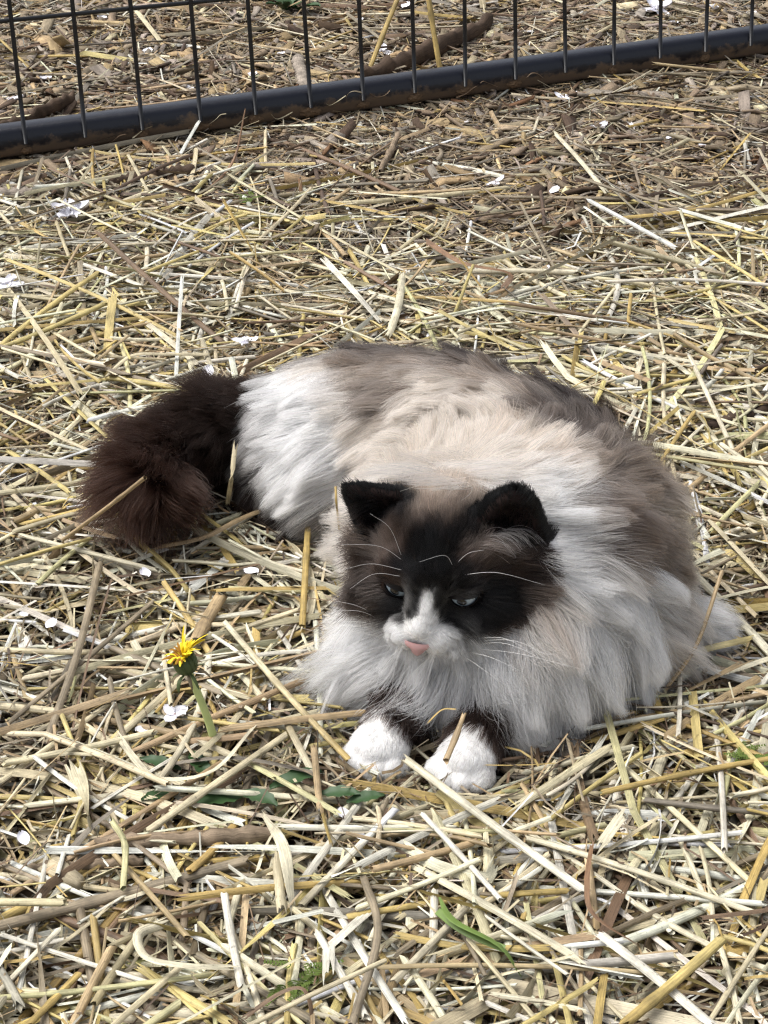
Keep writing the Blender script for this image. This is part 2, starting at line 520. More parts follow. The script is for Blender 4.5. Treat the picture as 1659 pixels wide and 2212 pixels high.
def scatter(dens, seed, y0=48, y1=330, wfun=None):
    """even spread over what the camera sees and a broad strip round it"""
    g = np.random.default_rng(seed)
    wide = half_width(y1) + 42
    n = int(dens * (y1 - y0) * 2 * wide)
    x = g.uniform(-1, 1, n) * wide; y = g.uniform(y0, y1, n)
    ax = np.abs(x)
    k = (ax < half_width(y) + 10) | ((ax < half_width(y) + 42) & (g.random(n) < 0.72))
    if wfun is not None: k &= g.random(n) < wfun(x, y)
    return np.stack([x[k], y[k]], -1)

def bumps(x, y):
    return 0.45 * np.sin(x * 0.21 + 1.1) * np.sin(y * 0.17 + 0.4) + 0.3 * np.sin(x * 0.47 + y * 0.31)

def sstep(a, b, x):
    t = np.clip((x - a) / (b - a), 0, 1); return t * t * (3 - 2 * t)

PAL = {'white': (232, 226, 208), 'cream': (212, 199, 164), 'pale': (223, 214, 184), 'yellow': (208, 189, 124), 'gold': (188, 162, 98), 'green': (206, 200, 150), 'tan': (184, 160, 122),
       'greytan': (154, 140, 116), 'grey': (130, 121, 106), 'brown': (128, 104, 80), 'dark': (90, 71, 54), 'wood': (154, 136, 114), 'woodgrey': (164, 152, 138), 'bark': (92, 76, 63), 'rust': (140, 108, 80)}

def pick(n, g, table, var=0.12):
    k = list(table); p = np.array([table[i] for i in k], float); p /= p.sum()
    c = np.array([lin(PAL[i]) for i in k])[g.choice(len(k), n, p=p)]
    return np.clip(c * (1 + g.normal(0, var, (n, 1))) * (1 + g.normal(0, 0.016, (n, 3))), 0.004, 0.8)

def clear_of_cat(C, lim=-0.15):
    """pieces that do not run through the cat"""
    n, s, _ = C.shape
    d, _ = sdf_at(C.reshape(-1, 3))
    inside = (C[..., 0] > GX[0]) & (C[..., 0] < GX[-1]) & (C[..., 1] > GY[0]) & (C[..., 1] < GY[-1]) & (C[..., 2] < GZ[-1])
    return ~((d.reshape(n, s) < lim) & inside).any(1)

def zone(x, y):
    """1 where fresh straw lies thick, 0 on the bare wood mulch by and beyond the fence"""
    return 1 - sstep(160, 200, y + 8 * np.sin(x * 0.11 + 0.6) + 0.10 * x)

def patchy(x, y):
    """straw is spread unevenly: thin places show the mulch below"""
    q = np.stack([x, y * 0.8, 0 * x], -1)
    return np.clip(0.72 + 0.62 * noise3(q, 31, 26.0) + 0.34 * noise3(q, 32, 9.0), 0.22, 1.0)

# --- wood mulch: chips and bark shreds
def chips(n, xy, g, big=1.0):
    L = g.lognormal(0.5, 0.55, n) * big; W = np.clip(L * g.uniform(0.08, 0.34, n), 0.1, 1.5); H = W * g.uniform(0.12, 0.3, n)
    return L, W, H

def chip_geo(xy, L, W, H, z, g, col):
    n = len(L)
    h = g.uniform(0, 2 * np.pi, n); ti = g.normal(0, 0.16, n); ro = g.normal(0, 0.35, n)
    e = np.stack([np.cos(h) * np.cos(ti), np.sin(h) * np.cos(ti), np.sin(ti)], -1)
    sd_ = unit(np.cross(e, [0, 0, 1.0])); up = np.cross(sd_, e)
    sd_, up = sd_ * np.cos(ro)[:, None] + up * np.sin(ro)[:, None], up * np.cos(ro)[:, None] - sd_ * np.sin(ro)[:, None]
    s3 = np.array([-0.5, -0.12, 0.2, 0.5])
    V = np.empty((n, 4, 4, 3))
    bow = g.normal(0, 0.06, (n, 1)) * np.array([1, -0.3, -0.5, 1.0]) * L[:, None]
    for i, s in enumerate(s3):
        wl = W * (0.5 + g.uniform(-0.22, 0.1, n) * (1.0 if i in (1, 2) else 1.9)); wr = W * (0.5 + g.uniform(-0.22, 0.1, n) * (1.0 if i in (1, 2) else 1.9))
        jl, jr = g.normal(0, 0.10, n) * W, g.normal(0, 0.10, n) * W
        c = np.concatenate([xy, z[:, None]], 1) + e * (L * s)[:, None] + up * bow[:, i:i + 1]
        for j, (ww, sg, hh, jj) in enumerate(((wl, -1, 0.5, jl), (wr, 1, 0.5, jr), (wr, 1, -0.5, jr), (wl, -1, -0.5, jl))):
            V[:, i, j] = c + sd_ * (ww * sg)[:, None] + up * (H * hh)[:, None] + e * (jj if i in (0, 3) else 0 * jj)[:, None]
    V = V.reshape(n, 16, 3); V[..., 2] = np.maximum(V[..., 2], 0.05)
    f = [[i * 4 + j, i * 4 + (j + 1) % 4, (i + 1) * 4 + (j + 1) % 4, (i + 1) * 4 + j] for i in range(3) for j in range(4)] + [[3, 2, 1, 0], [12, 13, 14, 15]]
    F = (np.arange(n) * 16)[:, None, None] + np.array(f)[None]
    al = (s3[None, :, None] * L[:, None, None]) + g.uniform(0, 500, (n, 1, 1)) + np.zeros((1, 1, 4))
    ac = np.array([0, 1, 1.2, 2.2])[None, None] * W[:, None, None] * 0.8 + g.uniform(0, 50, (n, 1, 1)) + np.zeros((1, 4, 1))
    uv = np.stack([al, ac], -1)
    return V, F, np.repeat(col[:, None], 16, 1), uv.reshape(n, 16, 2), np.array(f)

g = np.random.default_rng(40)
xy = scatter(2.7, 41, wfun=lambda x, y: 0.35 + 0.65 * (1 - zone(x, y)))
n = len(xy)
L, W, H = chips(n, xy, g)
z = g.uniform(0.05, 0.75, n) + 0.4 * np.maximum(bumps(*xy.T), 0) * (1 - zone(*xy.T))
far = 1 - zone(*xy.T)
colr = (0.72 + 0.28 * far)[:, None] * pick(n, g, {'wood': 4, 'woodgrey': 4, 'bark': 2, 'tan': 2.6, 'rust': 0.25, 'dark': 1.2, 'greytan': 3, 'cream': 0.6}, 0.2)
V, F, cc, uv, cf = chip_geo(xy, L, W, H, z, g, colr)
inv = (np.abs(xy[:, 0]) < half_width(xy[:, 1]) * 0.97) & (xy[:, 1] > 76) & (xy[:, 1] < 262)
size = L * W / (0.866 * xy[:, 1] + 36.5) ** 2 * far * inv * (z > 0.25)
keep = clear_of_cat(V, 0.0)
size[~keep] = 0
big_chip = np.argsort(-size)[:230]
sel = np.ones(n, bool); sel[big_chip] = False; sel &= keep
idx = np.where(sel)[0]
Fs = ((np.arange(len(idx)) * 16)[:, None, None] + cf[None]).reshape(-1, 4)
o = new_obj('wood_mulch', mesh_np('wood_mulch', V[idx].reshape(-1, 3), Fs, False, WOOD, cc[idx].reshape(-1, 3), uv[idx].reshape(-1, 2)))
tag(o, 'brown and grey shredded wood mulch strewn over the soil', 'mulch', kind='stuff')
chip_tint = {}
CHIP_KIND = [('grey weathered wood chip on the mulch', lambda c: c[2] / c[0] > 0.58), ('dark bark chip on the mulch', lambda c: c.mean() < 0.09), ('brown wood chip on the mulch', lambda c: True)]
for i in big_chip:
    if size[i] <= 0: continue
    c0 = np.append(xy[i], 0)
    o = new_obj('wood_chip', mesh_np('wood_chip', V[i] - c0, cf, False, WOOD, cc[i], uv[i]))
    o.location = Vector(c0) * CM
    lb = next(l for l, fn in CHIP_KIND if fn(colr[i]))
    sh = ('broad ' if W[i] > 0.3 * L[i] else 'slender ' if W[i] < 0.17 * L[i] else '') 
    lb = ('large ' if L[i] > 4 else 'small ' if L[i] < 2.6 else 'medium ') + sh + lb + (' beyond the fence wires' if xy[i, 1] > 206 + 0.41 * xy[i, 0] else ' between fence and cat')
    tag(o, lb, 'wood chip', lb)

# --- straw
def straw_set(xy, g, kind):
    n = len(xy)
    x, y = xy.T
    zn = zone(x, y)
    if kind == 'top':
        L = np.clip(g.lognormal(2.2, 0.5, n), 3, 28); W = np.clip(g.normal(0.34, 0.12, n), 0.14, 0.72); zc = 1.2 + g.uniform(0, 1.1, n) + bumps(x, y)
        tilt = g.normal(0, 0.07, n)
    elif kind == 'low':
        L = np.clip(g.lognormal(1.7, 0.5, n), 1.5, 14); W = np.clip(g.normal(0.34, 0.13, n), 0.12, 0.7); zc = 0.35 + g.uniform(0, 1.0, n) + 0.6 * bumps(x, y)
        tilt = g.normal(0, 0.09, n)
    else:
        L = np.clip(g.lognormal(1.15, 0.5, n), 0.8, 8); W = g.uniform(0.05, 0.18, n); zc = 0.4 + g.uniform(0, 1.7, n) + 0.8 * bumps(x, y)
        tilt = g.normal(0, 0.2, n)
    zc = zc * (0.45 + 0.55 * zn)
    if kind == 'top':
        behind = sstep(122, 135, y); L = L * (1 + 0.4 * behind); W = W * (1 - 0.12 * behind)
    head = g.uniform(0, 2 * np.pi, n)
    bend = g.normal(0, 0.12, n) * (1 + 2.2 * (g.random(n) < 0.25))
    arc = g.normal(0, 0.05, n)
    kink = np.where(g.random(n) < 0.14, g.normal(0, 0.8, n), 0.0); kpos = g.uniform(-0.3, 0.3, n)
    return L, W, np.column_stack([xy, zc]), head, tilt, bend, arc, kink, kpos

FRESH = {'white': 3.2, 'cream': 4, 'pale': 4.5, 'yellow': 2.4, 'gold': 1.4, 'green': 1.0, 'tan': 1.8, 'greytan': 1.2, 'brown': 0.5}
OLD = {'white': 1.0, 'cream': 1.8, 'tan': 3, 'greytan': 4, 'grey': 3, 'brown': 2, 'dark': 1.6, 'gold': 1.2, 'pale': 1.2}
TINY = {'cream': 2.5, 'tan': 3, 'greytan': 3, 'brown': 2, 'dark': 1.5, 'white': 1.5, 'gold': 1}

def tint_of(xy, g, fresh, old, var):
    zn = zone(*xy.T) * 0.92 + 0.05
    a, b = pick(len(xy), g, fresh, var), pick(len(xy), g, old, var)
    return np.where((g.random(len(xy)) < zn)[:, None], a, b)

bulk = []
STALKS = []
def add_bulk(C, W, sect, tint, seed, **kw):
    k = clear_of_cat(C)
    kw = {a: (v[k] if isinstance(v, np.ndarray) and len(v) == len(k) else v) for a, v in kw.items()}
    bulk.append(sweep(C[k], W[k], sect, tint=tint[k], seed=seed, **kw))

def gradient_tint(t, s, g):
    """stalks are bleached or browned towards one end"""
    n = len(t)
    a = g.normal(0, 0.16, (n, 1)) * np.linspace(-1, 1, s)[None]
    return np.clip(t[:, None, :] * (1 + a[..., None] * np.array([0.9, 1.0, 1.25])), 0.004, 0.85)

g = np.random.default_rng(50)
xy = scatter(0.6, 51, wfun=lambda x, y: (0.26 + 0.74 * zone(x, y)) * patchy(x, y))
L, W, cen, head, tilt, bend, arc, kink, kpos = straw_set(xy, g, 'top')
tint = tint_of(xy, g, FRESH, OLD, 0.12)
C = lines(cen, head, L, tilt, bend, arc, kink, kpos, 8)
ok = clear_of_cat(C)
for pw, _ in PAWS:                                          # nothing lies over the paws but the stub the photograph shows
    ok &= (np.linalg.norm(C[..., :2] - np.array(pw)[:2], axis=2) > 3.3).all(1)
ok &= ~((np.abs(C[..., 0] - 2.3) < 5) & (np.abs(C[..., 1] - 91.5) < 2.0) & (C[..., 2] > 2.2)).any(1)
typ = g.choice(3, len(L), p=[0.36, 0.34, 0.30])              # tube, split half, leaf ribbon
inv = (np.abs(xy[:, 0]) < half_width(xy[:, 1]) * 0.95) & (xy[:, 1] > 77) & (xy[:, 1] < 250)
score = L * W / (0.866 * xy[:, 1] + 36.5) ** 2 * inv * ok * np.clip(cen[:, 2], 0.2, 3)
TOP = dict(C=C, W=W, tint=tint, typ=typ, score=score, ok=ok)
chosen = np.zeros(len(L), bool)
for t_, m_n in ((0, 150), (1, 90), (2, 80)):
    ix = np.where(typ == t_)[0]; chosen[ix[np.argsort(-score[ix])[:m_n]]] = True
chosen &= score > 0
roll_, twist_ = g.normal(0, 0.35, len(L)), np.where(g.random(len(L)) < 0.3, g.normal(0, 1.6, len(L)), 0)
tg = gradient_tint(tint, 8, g)
for t_, sect in ((0, 'tube'), (1, 'half'), (2, 'ribbon')):
    k = (typ == t_) & ok & ~chosen
    wv = W[k] * (1.0 if t_ == 0 else 1.15 if t_ == 1 else 1.35)
    bulk.append(sweep(C[k], wv, sect, tint=tg[k], seed=60 + t_, roll=roll_[k] * (1 + (t_ > 0)), twist=twist_[k] if t_ == 2 else None, ragged=0.35))
SCLASS = [('white bleached', lambda c: c.mean() > 0.5), ('golden yellow', lambda c: c[2] / c[0] < 0.36), ('grey weathered', lambda c: c[2] / c[0] > 0.5 and c.mean() < 0.3), ('brown dried', lambda c: c.mean() < 0.2), ('pale cream', lambda c: True)]
SKIND = [('straw_stalk', 'straw stalk', 'tube_fine'), ('split_straw', 'split hollow straw', 'half_fine'), ('straw_leaf', 'flat straw leaf blade', 'leaf_fine')]
def where(p):
    x, y = p[0], p[1]
    if y > 206 + 0.41 * x: return 'beyond the fence wires'
    if y > 165: return 'just in front of the fence'
    if y > 132: return "behind the cat's back"
    if x < -7 and y > 108: return "near the cat's bushy tail"
    if x < -1 and y > 92: return 'around the dandelion'
    if x > 12 and y > 92: return "beside the cat's flank and elbow"
    if y > 86: return "in front of the cat's paws"
    return 'well in front of the paws'
def straw_obj(nm, C1, W1, sect, tint1, label, group, seed, **kw):
    V, F, c_, u_ = sweep(C1[None], np.array([W1]), sect, tint=tint1, seed=seed, **kw)
    c0 = C1.mean(0) * [1, 1, 0]
    o = new_obj(nm, mesh_np(nm, V - c0, F, True, STRAW, c_, u_))
    o.location = Vector(c0) * CM
    tag(o, label, 'straw', group)
    return o
for i in np.where(chosen)[0]:
    nm, what, sect = SKIND[typ[i]]
    cls = next(a for a, fn in SCLASS if fn(tint[i]))
    size_ = 'long' if L[i] > 14 else 'short' if L[i] < 9 else 'medium length'
    lb = size_ + (' kinked ' if abs(kink[i]) > 0.3 else ' ') + cls + ' ' + what + ' ' + where(cen[i])
    straw_obj(nm, C[i], W[i] * (1.0, 1.15, 1.35)[typ[i]], sect, tg[i][None], lb, lb, 1000 + i,
              roll=roll_[i:i + 1] * (1 + (typ[i] > 0)), twist=twist_[i:i + 1] if typ[i] == 2 else None, ragged=0.3 if typ[i] == 0 else 0.75)

g = np.random.default_rng(55)
xy = scatter(1.1, 56, wfun=lambda x, y: (0.22 + 0.78 * zone(x, y)) * (0.25 + 0.75 * patchy(x, y)))
L, W, cen, head, tilt, bend, arc, kink, kpos = straw_set(xy, g, 'low')
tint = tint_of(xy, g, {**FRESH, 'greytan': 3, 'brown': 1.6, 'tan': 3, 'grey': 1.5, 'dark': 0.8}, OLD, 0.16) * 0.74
C = lines(cen, head, L, tilt, bend, arc, kink, kpos, 5)
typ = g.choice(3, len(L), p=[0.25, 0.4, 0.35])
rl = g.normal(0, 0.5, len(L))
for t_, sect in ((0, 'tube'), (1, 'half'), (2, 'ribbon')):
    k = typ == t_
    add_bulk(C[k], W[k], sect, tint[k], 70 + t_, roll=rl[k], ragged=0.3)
g = np.random.default_rng(57)
xy = scatter(2.4, 58, wfun=lambda x, y: 0.5 + 0.5 * zone(x, y))
L, W, cen, head, tilt, bend, arc, kink, kpos = straw_set(xy, g, 'tiny')
C = lines(cen, head, L, tilt, bend * 2.5, arc, kink, kpos, 4)
add_bulk(C, W, 'shred', tint_of(xy, g, TINY, OLD, 0.2), 80, roll=g.normal(0, 0.6, len(L)))

off = 0; Vs, Fs, cs, us = [], [], [], []
for V, F, c, u in bulk:
    Vs.append(V); Fs.append(F + off); cs.append(c); us.append(u); off += len(V)
loose = new_obj('loose_straw', mesh_np('loose_straw', np.concatenate(Vs), np.concatenate(Fs), True, STRAW, np.concatenate(cs), np.concatenate(us)))
tag(loose, 'matted yellow and grey straw bedding spread over the ground', 'straw', kind='stuff')
N_BULK = sum(len(F) for F in Fs) * 2
del Vs, Fs, cs, us, bulk

# ------------------------------------------------------------------ the coat: where each colour and each direction of the hair lies on the body
BVH = BVHTree.FromPolygons([tuple(v) for v in BV], [tuple(f) for f in BF])

def on_body(u, v):
    d = ray(u, v)
    hit = BVH.ray_cast(Vector(CAMP), Vector(d))
    if hit[0] is not None:
        return np.array(hit[0])
    best = None
    for t in np.linspace(95, 165, 71):
        q = BVH.find_nearest(Vector(CAMP + d * t))
        if best is None or q[3] < best[1]: best = (np.array(q[0]), q[3])
    return best[0]

W_, C_, P_, T_, G_, D_ = (246, 244, 241), (214, 201, 186), (207, 188, 168), (134, 117, 102), (72, 62, 56), (40, 34, 32)
B_, K_, M_, L_ = (42, 30, 24), (6, 4, 4), (66, 53, 46), (92, 79, 71)
COLS = []
def cp(c, *pts):
    for p in pts: COLS.append((*p, c))
cp(W_, (590, 870), (620, 900), (580, 930), (640, 960), (600, 1000), (680, 1060), (650, 860), (690, 920), (690, 1000), (560, 960))
cp(C_, (740, 1110), (720, 900), (740, 960), (760, 1040), (800, 950), (850, 930), (900, 900), (900, 840), (960, 850), (1060, 870), (900, 960), (830, 980), (1000, 930), (1050, 950), (960, 970), (660, 820), (930, 880), (980, 890))
cp(W_, (575, 890), (600, 840), (610, 930), (655, 900))
cp(T_, (620, 795), (760, 830), (740, 800), (850, 850), (1020, 825), (1100, 850), (860, 810), (820, 910))
cp(T_, (1050, 835), (950, 815), (1000, 860), (840, 870))
cp(G_, (1120, 880), (1190, 935), (805, 890), (575, 805), (680, 765), (800, 775), (900, 770), (790, 865), (815, 880), (1160, 900), (1250, 950), (1400, 960), (1330, 985), (990, 800))
cp(D_, (1000, 765), (1100, 775), (1180, 805), (1250, 865), (1320, 920), (1210, 870), (740, 755), (860, 750), (1080, 800), (1290, 930))
cp(C_, (1160, 1030), (1130, 1000), (1080, 1000))
cp(P_, (1100, 965), (1150, 980), (1200, 1005), (1250, 1030), (1100, 920))
cp(T_, (1290, 1020), (1380, 1040), (1450, 1050), (1330, 1075), (1300, 1120), (1450, 1150), (1470, 1220), (1390, 1100), (1420, 1260))
cp((92, 77, 66), (1320, 1110), (1400, 1190), (1395, 1150), (1430, 1200), (1340, 1140), (1330, 1190), (1380, 1210), (1360, 1170), (1350, 1240))
cp(C_, (1500, 1180), (1540, 1240), (1490, 1270), (1450, 1380), (1390, 1410), (1240, 1340), (1480, 1110), (1350, 1280))
cp(W_, (1215, 1060), (1200, 1030), (1245, 1110), (1270, 1190), (1290, 1260), (1310, 1320), (1400, 1320), (1500, 1320), (1560, 1335), (1300, 1390), (1270, 1290))
cp(W_, (1200, 1440), (1100, 1480), (1000, 1470), (900, 1465), (830, 1450), (760, 1410), (720, 1380), (1300, 1480), (1250, 1420), (1160, 1440), (1060, 1450))
cp(C_, (735, 1310), (725, 1270), (735, 1235), (1210, 1370), (1170, 1405))
N_BODY_COL = len(COLS)
# face
cp(C_, (752, 1345), (1215, 1345), (1228, 1300))
cp((124, 106, 94), (1210, 1290), (758, 1325))
cp(K_, (880, 1205), (890, 1172), (985, 1182), (985, 1212), (800, 1268), (785, 1285), (1000, 1225), (860, 1225), (905, 1160), (970, 1150), (1090, 1280), (1110, 1260), (1040, 1255))
cp(K_, (800, 1310), (770, 1280), (1020, 1300), (1080, 1310), (1120, 1330), (1050, 1310), (940, 1160), (920, 1210), (960, 1180), (1140, 1310), (935, 1140), (1150, 1180), (1180, 1200), (1185, 1150), (1192, 1185), (1196, 1215), (1130, 1150), (1100, 1140), (1170, 1230), (830, 1115), (860, 1095), (1020, 1140), (810, 1120), (885, 1075), (1015, 1105), (795, 1290), (780, 1260), (830, 1320), (815, 1335), (850, 1300), (860, 1270), (880, 1290), (870, 1310), (895, 1225), (920, 1180), (940, 1130), (950, 1200), (915, 1215), (965, 1225), (905, 1255), (930, 1245), (915, 1240), (945, 1250), (900, 1280), (900, 1298), (896, 1312), (886, 1326), (945, 1285), (946, 1302), (953, 1320), (966, 1336), (985, 1357), (866, 1338), (845, 1346), (930, 1262), (917, 1262), (960, 1265), (1000, 1255), (1050, 1275), (1100, 1305), (990, 1290), (985, 1320), (1000, 1350), (1040, 1340), (1080, 1340), (975, 1300), (1070, 1250), (1130, 1290), (980, 1150), (870, 1110), (1000, 1130), (840, 1255), (1015, 1375))
cp(B_, (800, 1225), (820, 1245), (760, 1215), (850, 1240), (1150, 1250), (1160, 1210), (1100, 1365), (1150, 1320), (1110, 1230), (1050, 1235), (1190, 1260))
cp(M_, (765, 1180), (850, 1130), (840, 1190), (1000, 1200), (1100, 1185), (1185, 1285), (870, 1170), (1060, 1205))
cp(L_, (800, 1150), (825, 1165), (1050, 1170), (1075, 1165), (750, 1250), (1020, 1180))
cp((62, 52, 46), (945, 1115), (965, 1120), (925, 1115))
cp((130, 112, 98), (950, 1095), (980, 1090), (925, 1090), (1000, 1085))
cp((180, 162, 145), (950, 1060), (990, 1060), (920, 1055), (950, 1035), (990, 1040), (920, 1030), (1020, 1045), (960, 1010), (900, 1010))
cp((128, 108, 94), (1205, 1320), (1190, 1345), (1130, 1395), (760, 1320), (775, 1340))
cp(W_, (923, 1285), (922, 1302), (918, 1320), (910, 1340), (905, 1360), (885, 1350), (938, 1360), (870, 1375), (850, 1365), (845, 1385), (880, 1400), (950, 1385), (975, 1385), (1000, 1405), (960, 1410), (920, 1435), (890, 1425), (950, 1430), (900, 1345), (932, 1345), (958, 1372))
CP = np.array([on_body(u, v) for u, v, _ in COLS]); CC = np.array([lin(c) for *_, c in COLS])

# u, v, direction in the picture, length cm, lift
FLOW_BODY = [(1250, 1100, 1, .05, 3, .35), (1300, 1150, 1, .12, 3.6, .35), (1400, 1100, 1, -.1, 4, .4), (1450, 1040, .9, -.5, 4, .4), (1300, 960, .35, -.9, 3.4, .3),
        (1150, 960, .15, -1, 2.6, .4), (1250, 1000, .55, -.9, 3.2, .38), (1350, 1050, .9, -.4, 3.6, .38), (1400, 1180, 1, .05, 4, .38), (1400, 1260, 1, .16, 4.2, .38), (1480, 1330, 1, .12, 3.4, .3), (1550, 1330, 1, .2, 3, .3),
        (1500, 1200, 1, 0, 4, .4), (1270, 880, -.2, -1, 3.6, .22), (1200, 850, -.65, -.75, 3.6, .2), (1100, 800, -.9, -.3, 3.6, .2), (1000, 780, -1, -.1, 3.6, .2), (900, 780, -1, 0, 3.6, .2), (900, 870, -1, .15, 3.8, .22), (800, 850, -1, .2, 3.8, .22),
        (700, 800, -.95, .3, 3.8, .22), (650, 900, -1, .3, 4, .28), (600, 950, -1, .4, 4, .3), (700, 1000, -.9, .45, 4, .28), (750, 1050, -.75, .6, 4, .28), (620, 1040, -.8, .5, 3, .3), (950, 960, -.05, -1, 2.2, .4), (850, 960, -1, .05, 3.2, .28), (1050, 900, -.55, -.6, 3, .3), (1150, 900, -.4, -.8, 3.4, .25), (1000, 850, -.9, -.15, 3.6, .25),
        (1230, 1200, 1, .15, 2.6, .3), (1240, 1290, 1, .3, 3, .3)]
# the same for the ruff, from places on the chest, neck and shoulders (cm)
FLOW_RUFF = [(6, 97, 6, .02, 1, 6.8, .34), (6, 97, 8, 0, 1, 5.5, .34), (3.5, 98.5, 5, -.35, .95, 6.8, .34), (3.5, 98.5, 8, -.4, .9, 6, .34), (1, 100, 5, -.95, .45, 7.4, .34), (0, 101, 7, -1, .32, 6.4, .36), (-0.5, 102.5, 5, -1, .28, 8.6, .32), (-0.5, 104, 7, -1, .2, 5, .36), (0, 106, 8, -1, .1, 4, .36), (1, 103, 10, -1, .25, 4.5, .4),
        (8.5, 97, 6, .2, 1, 6, .34), (8.5, 97, 8.5, .25, 1, 5.6, .34), (11, 98.5, 6, .35, 1, 6, .33), (11, 98.5, 9, .5, .9, 5.4, .34), (13.5, 100.5, 5, .5, .9, 5.6, .33), (13.5, 101, 8.5, .7, .7, 5, .34), (16.5, 103, 5, .85, .55, 4.6, .33), (17, 104, 8, 1, .35, 4.4, .35), (9, 99.5, 11, .8, .6, 4.2, .35), (11.5, 101, 11, 1, .3, 3.8, .35)]
FLOW_FACE = [(930, 1150, 0, -1, .9, .28), (950, 1050, .05, -1, 1.4, .4), (960, 1010, 0, -1, 1.8, .45), (870, 1150, -.3, -1, 1.1, .35), (1000, 1150, .25, -1, 1.1, .35), (780, 1230, -1, .1, 2.4, .35), (765, 1180, -.95, -.2, 2, .35), (800, 1300, -.85, .45, 2.2, .3), (850, 1240, -.6, -.6, .9, .28), (1000, 1230, .5, -.7, .9, .28),
        (1050, 1190, .85, -.4, 1.7, .35), (1130, 1270, 1, .1, 2.2, .3), (1060, 1290, 1, .1, 1.5, .25), (1100, 1350, .9, .45, 2.4, .28), (1180, 1200, 1, -.1, 2, .35), (1200, 1330, .95, .4, 2.8, .33), (1020, 1330, .95, .3, 1.1, .25), (860, 1310, -.9, .3, .8, .25),
        (915, 1310, 0, -1, .3, .2), (908, 1350, 0, -1, .22, .2), (925, 1265, 0, -1, .5, .25), (860, 1380, -.9, .25, .4, .25), (880, 1395, -.6, .6, .35, .25), (980, 1390, .95, .2, .45, .25), (945, 1395, .6, .6, .35, .25), (925, 1428, 0, 1, .6, .3), (1010, 1400, .9, .5, .8, .3), (1060, 1400, .7, .7, 2.4, .3), (830, 1355, -.9, .3, .6, .25), (1120, 1390, .7, .7, 3.4, .32)]
# under the chin and jaw (head frame: right, up, forward)
FLOW_JAW = [(0, -3.0, 4.0, 0, 1, .8, .25), (0, -3.2, 3.0, 0, 1, 1.8, .3), (0, -3.6, 1.5, 0, 1, 4, .35), (1.6, -3.0, 2.4, .4, .9, 3, .35), (-1.6, -3.0, 2.4, -.6, .8, 3, .35), (-3.2, -2.4, 1.4, -1, .4, 3.6, .35), (-3.6, -1.4, 0, -1, .3, 3.4, .35), (3.2, -2.6, 1.0, .6, .8, 4, .33)]

def near_body(p):
    return np.array(BVH.find_nearest(Vector(p))[0])
GB = (np.array([on_body(f[0], f[1]) for f in FLOW_BODY] + [near_body(f[:3]) for f in FLOW_RUFF]), np.array([(*f[2:6],) for f in FLOW_BODY] + [(*f[3:7],) for f in FLOW_RUFF]))
GF = (np.array([on_body(f[0], f[1]) for f in FLOW_FACE] + [near_body(hp(*f[:3])) for f in FLOW_JAW]), np.array([(*f[2:6],) for f in FLOW_FACE] + [(*f[3:7],) for f in FLOW_JAW]))

def guide(P, reg):
    out = np.empty((len(P), 5))
    f = reg == REG['face']
    for m, (Q, val) in ((f, GF), (~f, GB)):
        full = np.concatenate([unit(val[:, :1] * AX_R - val[:, 1:2] * AX_U), val[:, 2:]], 1)
        out[m] = idw(P[m], Q, full, 4.0)
    return out

def idw(P, Q, val, power=4.0, eps=0.04):
    out = np.empty((len(P), val.shape[1]))
    for s in range(0, len(P), 20000):
        d2 = ((P[s:s + 20000, None, :] - Q[None]) ** 2).sum(-1) + eps
        w = d2 ** (-power / 2)
        out[s:s + 20000] = (w @ val) / w.sum(1, keepdims=True)
    return out

def poly_dist(P, pts):
    """distance to a polyline, and the direction along it"""
    best = np.full(len(P), 1e9); T = np.zeros((len(P), 3)); S = np.zeros(len(P))
    for i, (a, b) in enumerate(zip(pts[:-1], pts[1:])):
        a = np.asarray(a); b = np.asarray(b); ab = b - a
        t = np.clip((P - a) @ ab / (ab @ ab), 0, 1)
        d = np.linalg.norm(P - a - t[:, None] * ab, axis=1)
        m = d < best
        best[m] = d[m]; T[m] = unit(ab); S[m] = i + t[m]
    return best, T, S

REG = dict(coat=0, face=1, ear_a=2, ear_b=3, ruff=4, tail=5, leg_a=6, leg_b=7, paw_a=8, paw_b=9)

def regions(P):
    r = np.zeros(len(P), int)
    q = (P - HEAD_O) @ HM.T
    r[(np.linalg.norm(q * [1, 1.05, 0.9], axis=1) < 5.6) & (q[:, 2] > -2.3)] = REG['face']
    chest = (P[:, 1] < 105.0 + 0.3 * np.minimum(P[:, 0] - 8, 0)) & (r == 0) & (P[:, 0] < 15) & (P[:, 2] < 10.5)
    r[chest] = REG['ruff']
    for i, fr in enumerate(EARS):
        b, e, w, m, h = fr
        a = (P - b) @ e
        d = sd_ear(P.astype(np.float32), fr, (2.3, 2.6)[i], (1.3, 1.4)[i], (.78, .5)[i])
        r[(a > 0.5) & (d < 0.3)] = REG['ear_a'] + i
    for i, (pw, el) in enumerate(PAWS):
        pw = np.array(pw); el = np.array(el); ax = unit(pw - el)
        d, _, _ = poly_dist(P, [pw + ax * 2.5, pw + (el - pw) * 0.72])
        a = (P - pw) @ ax
        r[(d < 2.9) & (P[:, 2] < 4.6) & (P[:, 1] < 101)] = REG['leg_a'] + i
        # the white sock ends in an uneven edge at the wrist
        r[(d < 3.2) & (a > -1.25 + 0.3 * np.sin(P[:, 0] * 2.1)) & (P[:, 1] < 98.5) & (P[:, 2] < 4.6)] = REG['paw_a'] + i
    d, _, S = poly_dist(P, [t[0] for t in TAIL])
    r[(d < 2.8) & (P[:, 0] < -8.2) & (S > 0.02)] = REG['tail']
    return r

